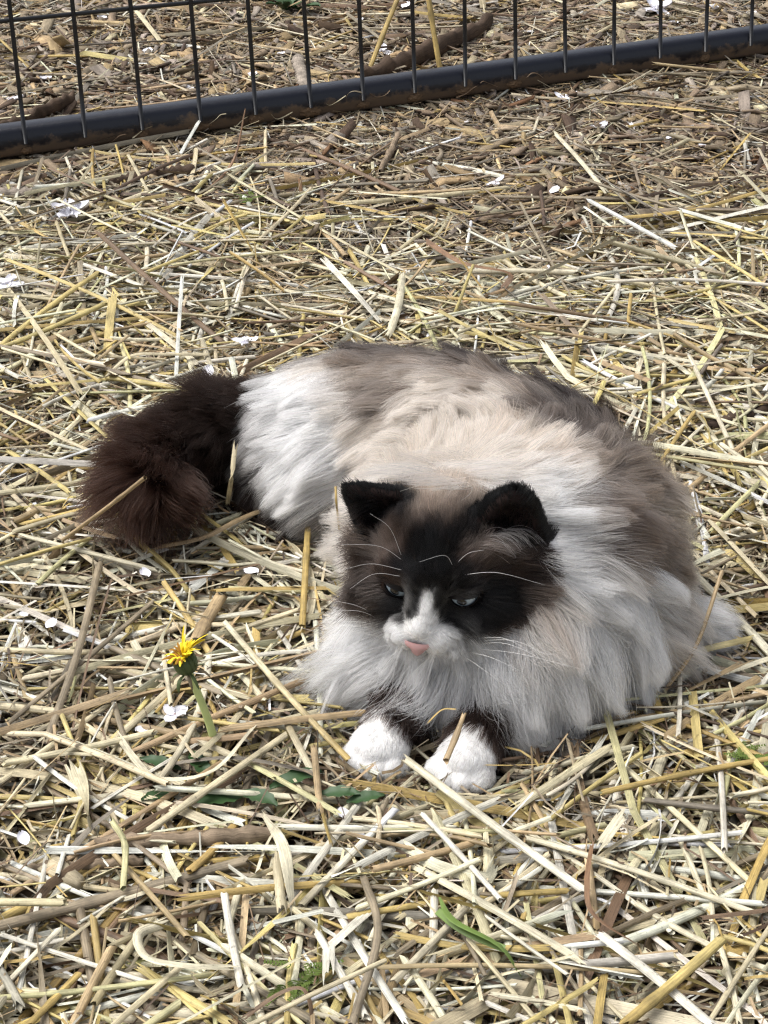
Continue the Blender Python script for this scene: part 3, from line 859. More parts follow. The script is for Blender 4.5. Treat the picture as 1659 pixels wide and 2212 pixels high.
def coat_colour(P, reg):
    Pn = P + 0.10 * np.stack([noise3(P, 1, 1.1), noise3(P, 2, 1.1), noise3(P, 3, 1.1)], -1)
    c = np.empty((len(P), 3))
    f = reg == REG['face']
    c[f] = idw(Pn[f], CP[N_BODY_COL:], CC[N_BODY_COL:], 5.0)
    c[~f] = idw(Pn[~f], CP[:N_BODY_COL], CC[:N_BODY_COL], 5.0)
    q = (P - HEAD_O) @ HM.T
    jaw = f & (q[:, 1] < -2.3) & (q[:, 2] < 4.2)
    c[jaw] = lin(W_)
    rf = reg == REG['ruff']
    tb = np.clip((P[rf, 2] - 7.6) / 2.6, 0, 1) * np.clip((P[rf, 0] - 5.5) / 2, 0, 1) * np.clip((7.4 - np.linalg.norm(P[rf] - HEAD_O, axis=1)) / 1.8, 0, 0.75)
    c[rf] = lin(W_) * (1 - tb[:, None]) + lin((188, 167, 147)) * tb[:, None]
    K, B, Wc = lin(K_), lin(B_), lin(W_)
    for k in ('ear_a', 'ear_b'): c[reg == REG[k]] = K
    t = reg == REG['tail']
    _, _, ts = poly_dist(P[t], [q_[0] for q_ in TAIL])
    tf = np.clip((ts - 1.2) / 1.5, 0, 1)[:, None]
    c[t] = lin((36, 26, 21)) * (1 - tf) + lin((58, 40, 32)) * tf
    for k in ('leg_a', 'leg_b'): c[reg == REG[k]] = lin((38, 27, 22))
    for k in ('paw_a', 'paw_b'): c[reg == REG[k]] = Wc
    # the tail's dark brown runs on to the rump's end; so does the hind foot
    m = (P[:, 0] < -9.3) & (reg == 0) & (P[:, 2] < 9)
    hind = (P[:, 0] < -5.2) & (P[:, 1] < 128) & (P[:, 2] < 3.6) & (reg == 0)
    c[hind] = lin((36, 27, 23))
    f = np.clip((-8.9 - P[:, 0]) / 1.2 + 0.35 * noise3(P, 5, 1.5), 0, 1)[:, None] * (reg == 0)[:, None] * (P[:, 1] > 121)[:, None]
    return c * (1 - f) + lin((38, 27, 22)) * f

def grow(root, nrm, flow, length, lift, sag, steps, seed, curl=0.05, clump=0.45, clump_d=0.55, base=0.05, rise=0.9, ground=1.0):
    """strands (n, steps+1, 3) that leave the skin along the coat's direction, lie over the body and hang"""
    g = np.random.default_rng(seed)
    n = len(root)
    tang = flow - nrm * (flow * nrm).sum(1, keepdims=True)
    bad = np.linalg.norm(tang, axis=1) < 0.15
    tang[bad] = np.cross(nrm[bad], [0.3, 0.2, 0.9])
    tang = unit(tang)
    side = np.cross(nrm, tang)
    wob = noise3(root, seed + 7, 2.6)[:, None] * 0.40 + g.normal(0, 0.11, (n, 1))
    tang = unit(tang + side * wob)
    lf = np.clip(lift + 0.12 * noise3(root, seed + 8, 2.0) + g.normal(0, 0.07, n), 0.05, 1.5)[:, None]
    d = unit(tang * np.cos(lf * 1.57) + nrm * np.sin(lf * 1.57))
    step = (length / steps)[:, None]
    P = np.empty((n, steps + 1, 3))
    P[:, 0] = root - nrm * 0.06
    p = root.copy()
    ph = g.uniform(0, 6.28, (n, 1)); ca = curl * g.uniform(0.3, 1.6, (n, 1))
    for k in range(1, steps + 1):
        f = k / steps
        dd = unit(d + np.array([0, 0, -1.0]) * sag[:, None] * f * length[:, None] * 0.16 - nrm * 0.25 * f * np.cos(lf * 1.57) + side * ca * np.sin(ph + f * 5.0))
        p = p + dd * step
        s, gr = sdf_at(p)
        need = base + 0.10 * f * np.minimum(length, 3.0) * np.clip(lift, 0.1, 1)
        push = np.clip(need - s, 0, None)
        p = p + gr * push[:, None]
        low = p[:, 2] < ground
        p[low, 2] = ground + (p[low, 2] - ground) * 0.1
        P[:, k] = p
    if clump > 0:
        m = max(8, int(n * min(1.0, 1.0 / (clump_n(root, clump_d)))))
        pick = g.choice(n, m, replace=False)
        kd = KDTree(m)
        for i, j in enumerate(pick): kd.insert(root[j], i)
        kd.balance()
        own = np.array([pick[kd.find(r_)[1]] for r_ in root])
        tw = (np.linspace(0, 1, steps + 1) ** 1.4)[None, :, None]
        amt = clump * np.clip(g.normal(1, 0.35, (n, 1, 1)), 0, 1.6)
        off = (root - root[own])[:, None, :] * 0.45
        P = P + np.clip(tw * amt, 0, 0.92) * (P[own] + off - P)
    return P

def clump_n(root, d):
    """strands per clump when clumps are d cm across"""
    kd = KDTree(len(root))
    for i, r_ in enumerate(root): kd.insert(r_, i)
    kd.balance()
    s = np.random.default_rng(1).choice(len(root), 60)
    return max(2.0, float(np.mean([len(kd.find_range(root[i], d)) for i in s])))

def hair_obj(name, P, col_root, col_tip, r0, r1, mat, parent, kind='stuff'):
    n, k, _ = P.shape
    hc = bpy.data.hair_curves.new(name)
    hc.add_curves([k] * n)
    hc.attributes['position'].data.foreach_set('vector', (P.reshape(-1, 3) * CM).astype(np.float32).ravel())
    t = np.linspace(0, 1, k)
    rad = (np.asarray(r0).reshape(-1, 1) * (1 - t ** 1.6) + np.asarray(r1).reshape(-1, 1) * t ** 1.6) * np.ones((n, 1)) * CM
    a = hc.attributes.get('radius') or hc.attributes.new('radius', 'FLOAT', 'POINT')
    a.data.foreach_set('value', rad.astype(np.float32).ravel())
    c = np.ones((n, k, 4), np.float32)
    tt = t[None, :, None]
    c[..., :3] = col_root[:, None, :] * (1 - tt) + col_tip[:, None, :] * tt
    a = hc.attributes.new('tint', 'FLOAT_COLOR', 'POINT')
    a.data.foreach_set('color', c.ravel())
    hc.materials.append(mat)
    o = new_obj(name, hc, parent)
    if kind: o['kind'] = kind
    return o

def hair_mat():
    m = bpy.data.materials.new('cat_hair'); m.use_nodes = True
    nt = m.node_tree; nt.nodes.clear()
    out = nt.nodes.new('ShaderNodeOutputMaterial')
    at_ = nt.nodes.new('ShaderNodeAttribute'); at_.attribute_name = 'tint'
    df = nt.nodes.new('ShaderNodeBsdfDiffuse'); tr = nt.nodes.new('ShaderNodeBsdfTranslucent'); gl = nt.nodes.new('ShaderNodeBsdfHair')
    gl.component = 'Reflection'
    gl.inputs['Color'].default_value = (0.22, 0.23, 0.25, 1)
    gl.inputs['RoughnessU'].default_value = 0.3; gl.inputs['RoughnessV'].default_value = 0.7
    m1 = nt.nodes.new('ShaderNodeMixShader'); m1.inputs[0].default_value = 0.42
    m2 = nt.nodes.new('ShaderNodeMixShader'); m2.inputs[0].default_value = 0.04
    gm = nt.nodes.new('ShaderNodeGamma'); gm.inputs[1].default_value = 0.74
    pr = nt.nodes.new('ShaderNodeBsdfHairPrincipled'); pr.model = 'CHIANG'; pr.parametrization = 'COLOR'
    pr.inputs['Roughness'].default_value = 0.4; pr.inputs['Radial Roughness'].default_value = 0.6; pr.inputs['IOR'].default_value = 1.4
    m3 = nt.nodes.new('ShaderNodeMixShader'); m3.inputs[0].default_value = 0.6
    nt.links.new(at_.outputs['Color'], gm.inputs[0]); nt.links.new(at_.outputs['Color'], pr.inputs['Color'])
    nt.links.new(gm.outputs[0], df.inputs['Color']); nt.links.new(gm.outputs[0], tr.inputs['Color'])
    nt.links.new(df.outputs[0], m1.inputs[1]); nt.links.new(tr.outputs[0], m1.inputs[2])
    nt.links.new(m1.outputs[0], m2.inputs[1]); nt.links.new(gl.outputs[0], m2.inputs[2])
    nt.links.new(m2.outputs[0], m3.inputs[1]); nt.links.new(pr.outputs[0], m3.inputs[2])
    nt.links.new(m3.outputs[0], out.inputs['Surface'])
    return m
HAIR = hair_mat()

# body skin
m_, nt_, n_, l_, b_ = new_mat('cat_skin')
a_ = n_.new('ShaderNodeAttribute'); a_.attribute_name = 'tint'
l_.new(a_.outputs['Color'], b_.inputs['Base Color']); b_.inputs['Roughness'].default_value = 0.9; b_.inputs['Specular IOR Level'].default_value = 0.1
SKIN = m_
breg = regions(BV)
cat = empty('cat', (5.0, 105.0, 0.0))
tag(cat, 'long haired cream and white cat with dark brown face, ears and tail, lying on straw', 'cat')
bcol = coat_colour(BV, breg) * 0.9
_, bn = sdf_at(BV)
for i in (0, 1):
    hol = (breg == REG['ear_a'] + i) & (bn @ EARS[i][3] > 0.3)
    bcol[hol] = lin((38, 29, 27))
body = new_obj('body', mesh_np('body', BV, BF, True, SKIN, bcol), cat)

# roots spread evenly over the surface, more of them on the face
tri = np.concatenate([BF[:, [0, 1, 2]], BF[:, [0, 2, 3]]])
A, B, Cc = BV[tri[:, 0]], BV[tri[:, 1]], BV[tri[:, 2]]
cr = np.cross(B - A, Cc - A); area = 0.5 * np.linalg.norm(cr, axis=1)
cen = (A + B + Cc) / 3
treg = regions(cen)
nrm_t = unit(cr)
DENS = dict(coat=125, face=330, ear_a=330, ear_b=330, ruff=220, tail=170, leg_a=110, leg_b=110, paw_a=330, paw_b=330)
dens = np.zeros(len(tri))
for k, v in REG.items(): dens[treg == v] = DENS[k]
qh = (cen - HEAD_O) @ HM.T
muz = (treg == REG['face']) & (qh[:, 2] > 2.6)
dens[muz] = 650
dens[(treg == REG['face']) & (qh[:, 2] < 0) ] = 200
dens[cen[:, 2] < 0.95] = 0                                     # the underside it lies on
dens[(nrm_t[:, 2] < -0.3)] *= 0.4
dens *= np.where((nrm_t[:, 1] > 0.5) & (cen[:, 1] > 112), 0.6, 1.0)
cnt = rng.poisson(area * dens)
ti = np.repeat(np.arange(len(tri)), cnt)
a, b = rng.random(len(ti)), rng.random(len(ti))
fl = a + b > 1; a[fl], b[fl] = 1 - a[fl], 1 - b[fl]
ROOT = A[ti] + (B - A)[ti] * a[:, None] + (Cc - A)[ti] * b[:, None]
_, RN = sdf_at(ROOT)
RR = treg[ti]
RC = coat_colour(ROOT, RR)
fv = guide(ROOT, RR)
RF, RLEN, RLIFT = unit(fv[:, :3]), fv[:, 3].copy(), fv[:, 4].copy()

EYES = {-1: (858, 1268), 1: (1000, 1290)}
EYE_Q = {s_: (on_body(*EYES[s_]) - HEAD_O) @ HM.T for s_ in EYES}
NOSE_P = on_body(903, 1396)
NOSE_Q = (NOSE_P - HEAD_O) @ HM.T

def eye_keep(P):
    """no hair where the eyes and the nose leather are"""
    q = (P - HEAD_O) @ HM.T
    k = np.ones(len(P), bool)
    for s_, e in EYE_Q.items():
        dx, dy = q[:, 0] - e[0], q[:, 1] - e[1] + 0.10
        k &= ~(((dx / 1.0) ** 2 + (dy / 0.58) ** 2 < 1) & (q[:, 2] > 2.0))
    dx, dy = q[:, 0] - NOSE_Q[0], q[:, 1] - NOSE_Q[1]
    k &= ~((np.abs(dx) < 0.80 * np.clip((dy + 0.68) / 0.9, 0, 1) + 0.10) & (dy < 0.36) & (dy > -0.62) & (q[:, 2] > 4.6))
    return k

def shade(c, seed, amt=0.19):
    g = np.random.default_rng(seed)
    return np.clip(c * (1 + g.normal(0, amt, (len(c), 1))) * (1 + g.normal(0, 0.02, c.shape)), 0.003, 0.95)

FUR = {}
def fur(name, m, steps, r0, r1, seed, parent=body, **kw):
    root, nr, fw, ln, lf, c = ROOT[m], RN[m], RF[m], RLEN[m], RLIFT[m], RC[m]
    g = np.random.default_rng(seed)
    ln0 = ln
    sag = np.full(len(ln), kw.pop('sag', 0.5)); tipcol = kw.pop('tipcol', False)
    lo, hi = kw.pop('vary', (0.72, 1.12))
    ln = ln0 * g.uniform(lo, hi, len(ln0))
    P = grow(root, nr, fw, ln, lf, sag, steps, seed, **kw)
    if tipcol:
        # the coat's pattern is what the outer half of the hair shows
        k1, k2 = int(round(steps * 0.45)), int(round(steps * 0.85))
        c1, c2 = coat_colour(P[:, k1], RR[m]), coat_colour(P[:, k2], RR[m])
        c = 0.35 * c1 + 0.65 * c2
    c = c * (1 + 0.20 * noise3(root, seed + 3, 0.4) + 0.12 * noise3(root, seed + 4, 1.6))[:, None]
    lum = c.mean(1, keepdims=True)
    mid = np.clip(1 - np.abs(lum - 0.2) / 0.2, 0, 1)               # agouti: grey and tan hair is pale at the root
    gk = g.random((len(c), 1))                                      # dark guard hairs and pale ones run through the grey parts
    c = c * np.where(gk < 0.2, 1 - 0.5 * mid, np.where(gk > 0.84, 1 + 0.5 * mid, 1.0))
    cr_ = shade(c * (1 - 0.12 * mid) + lin(C_) * 0.12 * mid, seed + 1)
    ct_ = shade(c * (1 - 0.12 * mid), seed + 1)
    o = hair_obj(name, P, cr_, ct_, r0, r1, HAIR, parent)
    FUR[name] = o
    return o

M = RR == REG['coat']
fur('coat_fur', M, 9, 0.013, 0.0045, 21, sag=0.35, clump=0.7, clump_d=0.65, curl=0.11, tipcol=True, vary=(0.6, 1.15))
M = RR == REG['ruff']
RLEN[M] = np.maximum(RLEN[M], 3.0)
RLIFT[M] += 0.03
fur('chest_ruff', M, 12, 0.013, 0.004, 22, sag=0.6, clump=0.88, clump_d=0.9, curl=0.26, vary=(0.5, 1.25))
M = (RR == REG['face']) & eye_keep(ROOT)
fur('face_fur', M, 6, 0.011, 0.004, 23, sag=0.12, clump=0.3, clump_d=0.25, base=0.03, tipcol=True)
for i in (0, 1):
    M = RR == REG['ear_a'] + i
    RLEN[M] = (0.5, 0.75)[i]; RLIFT[M] = 0.26
    RF[M] = EARS[i][1] * 0.7 + EARS[i][2] * np.clip((ROOT[M] - EARS[i][0]) @ EARS[i][2] / 1.6, -1, 1)[:, None] * 0.5 - EARS[i][3] * 0.3
    # the hollow of the ear grows little hair
    hollow = (RN[M] @ EARS[i][3] > 0.35)
    ix = np.where(M)[0][hollow]; M[ix[rng.random(len(ix)) > 0.3]] = False
    RLEN[ix] = 0.8; RLIFT[ix] = 0.2
    fur('ear_fur', M, 4, 0.013, 0.005, 24 + i, sag=0.0, clump=0.2, clump_d=0.2, base=0.02)
M = RR == REG['tail']
_, T, S = poly_dist(ROOT[M], [t[0] for t in TAIL])
RF[M] = T
tipf = np.clip((S - 1.6) / 1.4, 0, 1)
RLEN[M] = 2.5 + 0.7 * np.clip(S, 0, 1) + 1.4 * tipf
RLIFT[M] = 0.5 + 0.12 * tipf
fur('tail_fur', M, 8, 0.015, 0.006, 27, sag=0.18, clump=0.4, clump_d=0.5, curl=0.08)
for i, (pw, el) in enumerate(PAWS):
    ax = unit(np.array(pw) - np.array(el))
    M = RR == REG['leg_a'] + i
    RF[M] = ax + np.array([0, 0, -0.3]); RLEN[M] = 1.3; RLIFT[M] = 0.3
    fur('foreleg_fur', M, 5, 0.014, 0.006, 30 + i, sag=0.2, clump=0.35, clump_d=0.35, ground=0.5)
    M = RR == REG['paw_a'] + i
    RF[M] = ax + np.array([0, 0, -0.45]); RLEN[M] = 0.42; RLIFT[M] = 0.24
    fur('paw_fur', M, 4, 0.0125, 0.006, 34 + i, sag=0.1, clump=0.25, clump_d=0.25, ground=0.4, base=0.03)

# ------------------------------------------------------------------ eyes, nose, whiskers
def eye_mat():
    m, nt, n, l, b = new_mat('eye_blue_grey')
    tc = n.new('ShaderNodeTexCoord'); sp = n.new('ShaderNodeSeparateXYZ'); l.new(tc.outputs['Object'], sp.inputs[0])
    # the object's z axis is the gaze
    cr = n.new('ShaderNodeValToRGB'); e = cr.color_ramp.elements
    mr = n.new('ShaderNodeMapRange'); mr.inputs[1].default_value = 0.0040; mr.inputs[2].default_value = 0.0088
    l.new(sp.outputs[2], mr.inputs[0]); l.new(mr.outputs[0], cr.inputs[0])
    e[0].position = 0.0; e[0].color = (*lin((84, 98, 108)), 1)
    e[1].position = 1.0; e[1].color = (*lin((10, 12, 14)), 1)
    for p, c in ((0.12, (60, 72, 80)), (0.2, (170, 182, 190)), (0.84, (150, 166, 178)), (0.92, (14, 16, 20))):
        k = e.new(p); k.color = (*lin(c), 1)
    l.new(cr.outputs[0], b.inputs['Base Color'])
    b.inputs['Roughness'].default_value = 0.08; b.inputs['Specular IOR Level'].default_value = 0.6
    return m
EYE = eye_mat()
LID = simple_mat('eyelid_skin', (20, 15, 13), 0.6, 0.3)
for s in (-1, 1):
    surf = on_body(*EYES[s])
    gaze = unit(HF + 0.12 * s * HR - 0.10 * HU)
    c = surf - gaze * 0.46
    root = bpy.data.objects.new('eye', None)
    bm = bmesh.new(); bmesh.ops.create_uvsphere(bm, u_segments=28, v_segments=20, radius=0.88)
    eye = bm_obj('eye', bm, EYE, None)
    M4 = Matrix.Translation(Vector(c) * CM) @ Vector(gaze).to_track_quat('Z', 'Y').to_matrix().to_4x4()
    eye.matrix_world = M4
    bpy.context.view_layer.update()
    eye.parent = cat; eye.matrix_parent_inverse = cat.matrix_world.inverted()
    eye['label'] = 'half closed grey blue eye'
    # lids: shells over the ball, leaving a slanting slit
    w = unit(np.cross(HU, gaze)); w = w if w @ HR > 0 else -w
    upv = unit(np.cross(gaze, w)); upv = upv if upv @ HU > 0 else -upv
    slant = 0.16 * s
    w2 = w * math.cos(slant) + upv * math.sin(slant); u2 = upv * math.cos(slant) - w * math.sin(slant)
    for lo, hi in ((0.32, 1.7), (-1.7, -0.36)):
        V = []; nu, nv = 17, 9
        for i in range(nv):
            for j in range(nu):
                a = -1.5 + 3.0 * j / (nu - 1)                       # across
                edge = lo if lo > 0 else hi
                ed = edge * math.cos(a * 0.98)                       # slit closes at the corners
                far_ = hi if lo > 0 else lo
                e_ = ed + (far_ - ed) * i / (nv - 1)
                d = gaze * math.cos(e_) * math.cos(a) + w2 * math.sin(a) + u2 * math.sin(e_) * math.cos(a)
                r_ = 0.94 + 0.05 * (i == 0)
                V.append(c + unit(d) * r_)
        F = [[i * nu + j, i * nu + j + 1, (i + 1) * nu + j + 1, (i + 1) * nu + j] for i in range(nv - 1) for j in range(nu - 1)]
        lid = new_obj('eyelid', mesh_np('eyelid', np.array(V), np.array(F), True, LID))
        lid.parent = eye; lid.matrix_parent_inverse = eye.matrix_world.inverted()
    bpy.data.objects.remove(root)

# nose leather: a rounded triangle with two nostrils
m_, nt_, n_, l_, b_ = new_mat('nose_pink')
b_.inputs['Base Color'].default_value = (*lin((200, 158, 156)), 1); b_.inputs['Roughness'].default_value = 0.5
b_.inputs['Subsurface Weight'].default_value = 0.2; b_.inputs['Subsurface Radius'].default_value = (0.003, 0.001, 0.001)
nsurf = NOSE_P + HF * 0.26 + HU * 0.06
V = []; nu, nv = 15, 9
for i in range(nv):
    t = i / (nv - 1)                                               # top to bottom
    hw = 0.92 * (1 - t ** 1.35 * 0.86) * (0.78 + 0.22 * math.sin(min(1, t * 5) * 1.57))
    for j in range(nu):
        s = (j / (nu - 1) - .5) * 2
        x = s * hw; y = 0.50 - t * 1.08
        zf = 0.36 * math.sqrt(max(0, 1 - s * s * .95)) * (0.35 + .65 * math.sin(math.pi * (t * .8 + .12)))
        for sg in (-1, 1):                                         # nostril dents
            zf -= 0.34 * math.exp(-(((x - sg * .40) / .15) ** 2 + ((y + .12) / .11) ** 2))
        V.append(nsurf + HR * x + HU * y + HF * (zf - 0.14))
F = [[i * nu + j, i * nu + j + 1, (i + 1) * nu + j + 1, (i + 1) * nu + j] for i in range(nv - 1) for j in range(nu - 1)]
nose = new_obj('nose', mesh_np('nose', np.array(V), np.array(F), True, m_), cat)
nose['label'] = 'small pink nose'

mp_ = [on_body(u, v) + HF * 0.22 for u, v in ((868, 1410), (884, 1424), (905, 1421), (930, 1430), (962, 1424))]
V, F = tube(spline(mp_, 16), 0.035, 6)
new_obj('mouth', mesh_np('mouth', V, F, True, simple_mat('mouth_line', (104, 74, 70), 0.7)), cat)
WHISK = simple_mat('whisker_white', (236, 234, 230), 0.35, 0.5)
def whisk(pts, r=0.0105, dz=0.0):
    root = on_body(*pts[0]) ; dep = float((root - CAMP) @ AX_F)
    P = [root]
    for k, (u, v) in enumerate(pts[1:]):
        d = ray(u, v); P.append(CAMP + d * ((dep - (3.2 if pts[0][1] > 1335 else 1.0) - 0.5 * k + dz) / (d @ AX_F)))
    C = spline(P, 14)
    if pts[0][1] > 1335: r = 0.0145
    V, F = tube(C, np.linspace(r, r * .3, 14), 5)
    new_obj('whisker', mesh_np('whisker', V, F, True, WHISK), cat)
for p in ([(838, 1349), (784, 1322), (728, 1318)], [(840, 1361), (788, 1345), (728, 1341)], [(836, 1342), (775, 1310), (724, 1298)], [(845, 1376), (792, 1356), (732, 1353)], [(850, 1388), (803, 1372), (748, 1362)], [(842, 1368), (780, 1352), (715, 1352)],
          [(1016, 1380), (1089, 1379), (1158, 1415)], [(1016, 1392), (1100, 1392), (1206, 1443)], [(1012, 1400), (1120, 1412), (1258, 1446)], [(992, 1412), (1027, 1434), (1082, 1474)], [(1000, 1406), (1060, 1420), (1130, 1452)], [(1010, 1386), (1110, 1384), (1190, 1420)],
          [(869, 1205), (842, 1141), (800, 1110)], [(872, 1212), (819, 1180), (736, 1176)], [(871, 1232), (803, 1218), (742, 1230)], [(868, 1245), (808, 1240), (756, 1272)], [(985, 1218), (1012, 1195), (1046, 1188)], [(990, 1243), (1073, 1237), (1178, 1264)], [(980, 1225), (960, 1200), (905, 1214)]):
    whisk(p)

# ear tufts: pale long hair in the hollow of the ear turned to the viewer, dark wisps from the other
def tuft(name, a_px, b_px, n, length, dir_px, col, ear, seed, bow=0.5):
    g_ = np.random.default_rng(seed)
    t = g_.random(n)
    pa, pb = on_body(*a_px), on_body(*b_px)
    root = pa + (pb - pa) * t[:, None] + g_.normal(0, .12, (n, 3))
    root = np.array([near_body(r_) for r_ in root])
    d = unit(AX_R * dir_px[0] - AX_U * dir_px[1] - AX_F * 0.35)
    L = length * g_.uniform(.6, 1.1, n)
    st_ = 8; P = np.empty((n, st_ + 1, 3)); P[:, 0] = root; p = root.copy()
    d0 = unit(d + g_.normal(0, .13, (n, 3)))
    for k in range(1, st_ + 1):
        dd = unit(d0 - AX_U * bow * (k / st_) ** 1.5)
        p = p + dd * (L / st_)[:, None]
        s_, gr_ = sdf_at(p); p = p + gr_ * np.clip(.04 - s_, 0, None)[:, None]
        P[:, k] = p
    c = shade(np.tile(lin(col), (n, 1)), seed, .2)
    return hair_obj(name, P, c, c, .011, .004, HAIR, body)
tuft('ear_tuft', (1040, 1165), (1095, 1150), 70, 2.6, (.75, -.35), (150, 144, 140), 1, 61, bow=1.4)
tuft('ear_tuft', (1020, 1180), (1060, 1185), 110, 2.2, (1, -.15), (88, 78, 72), 1, 62, bow=0.5)
tuft('ear_tuft', (810, 1080), (828, 1110), 90, 2.2, (-1, .25), (20, 15, 13), 0, 63, bow=0.3)

# ================================================================== fence panel of black welded wire
def mud_paint():
    m, nt, n, l, b = new_mat('black_paint_with_mud')
    tc = n.new('ShaderNodeTexCoord')
    sp = n.new('ShaderNodeSeparateXYZ'); l.new(tc.outputs['Object'], sp.inputs[0])
    nz = n.new('ShaderNodeTexNoise'); nz.inputs['Scale'].default_value = 38; nz.inputs['Detail'].default_value = 9; nz.inputs['Roughness'].default_value = 0.7
    l.new(tc.outputs['Object'], nz.inputs['Vector'])
    mr = n.new('ShaderNodeMapRange'); mr.inputs[1].default_value = 0.040; mr.inputs[2].default_value = 0.014; mr.inputs[3].default_value = -0.24; mr.inputs[4].default_value = 0.26
    l.new(sp.outputs[2], mr.inputs[0])
    ad = n.new('ShaderNodeMath'); ad.operation = 'ADD'; l.new(nz.outputs[0], ad.inputs[0]); l.new(mr.outputs[0], ad.inputs[1])
    cr = n.new('ShaderNodeValToRGB'); cr.color_ramp.elements[0].position = 0.5; cr.color_ramp.elements[1].position = 0.62
    l.new(ad.outputs[0], cr.inputs[0])
    mx = n.new('ShaderNodeMixRGB'); mx.inputs[1].default_value = (*lin((8, 12, 25)), 1); mx.inputs[2].default_value = (*lin((92, 76, 60)), 1)
    l.new(cr.outputs[0], mx.inputs[0]); l.new(mx.outputs[0], b.inputs['Base Color'])
    r2 = n.new('ShaderNodeMapRange'); r2.inputs[3].default_value = 0.28; r2.inputs[4].default_value = 0.95
    l.new(cr.outputs[0], r2.inputs[0]); l.new(r2.outputs[0], b.inputs['Roughness'])
    bp = n.new('ShaderNodeBump'); bp.inputs['Strength'].default_value = 0.5; bp.inputs['Distance'].default_value = 0.002
    l.new(ad.outputs[0], bp.inputs['Height']); l.new(bp.outputs[0], b.inputs['Normal'])
    return m
PAINT = mud_paint()
WIRE = simple_mat('black_wire_paint', (14, 15, 18), 0.35, 0.5, 0.3, 300)
FA, FB = at(0, 357, 0.5), at(1659, 128, 0.5)
fdir = unit((FB - FA) * [1, 1, 0]); fout = np.array([fdir[1], -fdir[0], 0.0])          # fout faces the viewer
lean = unit(np.array([0, 0, 1.0]) - fout * 0.10)                                     # the panel leans back a little
fence = empty('fence_panel', (FA + FB) / 2 * [1, 1, 0])
tag(fence, 'black welded wire fence panel with a mud splashed bottom rail', 'fence')
prof = []
for t in np.linspace(0, 2 * np.pi, 28, endpoint=False):
    c, s = math.cos(t), math.sin(t)
    prof.append((1.5 * np.sign(c) * abs(c) ** 0.62, 2.15 + 1.65 * np.sign(s) * abs(s) ** 0.62))
prof = np.array(prof)
# rolled seam along the face
seam = np.exp(-((prof[:, 1] - 2.1) / 0.25) ** 2) * (prof[:, 0] > 0) * 0.26
prof[:, 0] += seam
a0, a1 = FA - fdir * 75, FB + fdir * 75
nseg = 100
V = []; k = len(prof)
for t in np.linspace(0, 1, nseg + 1):
    p = a0 + (a1 - a0) * t
    p = np.array([p[0], p[1], 0.4 + 0.10 * math.sin(t * 9)])
    V.append(p + fout * (prof[:, :1] - 1.5) + np.outer(prof[:, 1], [0, 0, 1.0]))
V = np.concatenate(V)
F = np.array([[i * k + j, (i + 1) * k + j, (i + 1) * k + (j + 1) % k, i * k + (j + 1) % k] for i in range(nseg) for j in range(k)])
rail = new_obj('bottom_rail', mesh_np('bottom_rail', V, F, True, PAINT), fence)
rail['label'] = 'navy black bottom rail caked with dried mud and straw'
PLN = np.cross(fdir, lean)
def on_fence(u, v, outw=0.35):
    d = ray(u, v); q = FA + fout * outw
    return CAMP + d * (((q - CAMP) @ PLN) / (d @ PLN))
wires_u = [(57, 310), (185, 296), (307, 280), (432, 262), (552, 247), (672, 232), (786, 216), (897, 200), (1005, 186), (1113, 171), (1221, 156), (1326, 140), (1427, 125), (1525, 111), (1622, 98)]
wb = [on_fence(u, v) for u, v in wires_u]
st = (wb[-1] - wb[0]) / 14
wb = [wb[0] - st * k_ for k_ in range(11, 0, -1)] + wb + [wb[-1] + st * k_ for k_ in range(1, 12)]
for i, p in enumerate(wb):
    p = p.copy(); p[2] = max(p[2], 1.1)
    top = p + lean * 46 + fdir * random.uniform(-0.5, 0.5)
    path = [p + (top - p) * t + fdir * 0.06 * math.sin(t * 7 + i) for t in np.linspace(0, 1, 10)]
    V, F = tube(path, 0.235, 8)
    new_obj('wire', mesh_np('wire', V, F, True, WIRE), fence)
MUD = simple_mat('dried_mud', (98, 80, 62), 0.95, 0.1, 0.4, 400)
gm_ = np.random.default_rng(3)
for i in (11, 13, 14, 15, 16, 17, 18, 19, 20, 22, 24):
    bm = bmesh.new(); bmesh.ops.create_icosphere(bm, subdivisions=3, radius=1.0)
    sx_, sy_, sz_ = gm_.uniform(.5, 1.3), .34, gm_.uniform(.3, .6)
    for v_ in bm.verts:
        k_ = 1 + .28 * math.sin(v_.co.x * 6 + i) * math.sin(v_.co.z * 7 + v_.co.y * 5) + gm_.normal(0, .07)
        q_ = wb[i] * [1, 1, 0] + np.array([0, 0, 1.75 + gm_.normal(0, .02)]) + (fdir * v_.co.x * sx_ + fout * (v_.co.y * sy_ - .15) + np.array([0, 0, v_.co.z * sz_])) * k_
        v_.co = q_
    bm_obj('mud_clump', bm, MUD, fence, False)
ha, hb = on_fence(0, 46, 0.0), on_fence(500, -3, 0.0)
hd = hb - ha
V, F = tube([ha - hd * 2.6 + hd * t for t in np.linspace(0, 8.6, 40)], 0.24, 8)
new_obj('cross_wire', mesh_np('cross_wire', V, F, True, WIRE), fence)

# ================================================================== straws one can pick out in the photograph
def cmw(u, v, z, wpx):
    return wpx * float((at(u, v, z) - CAMP) @ AX_F) / FOC

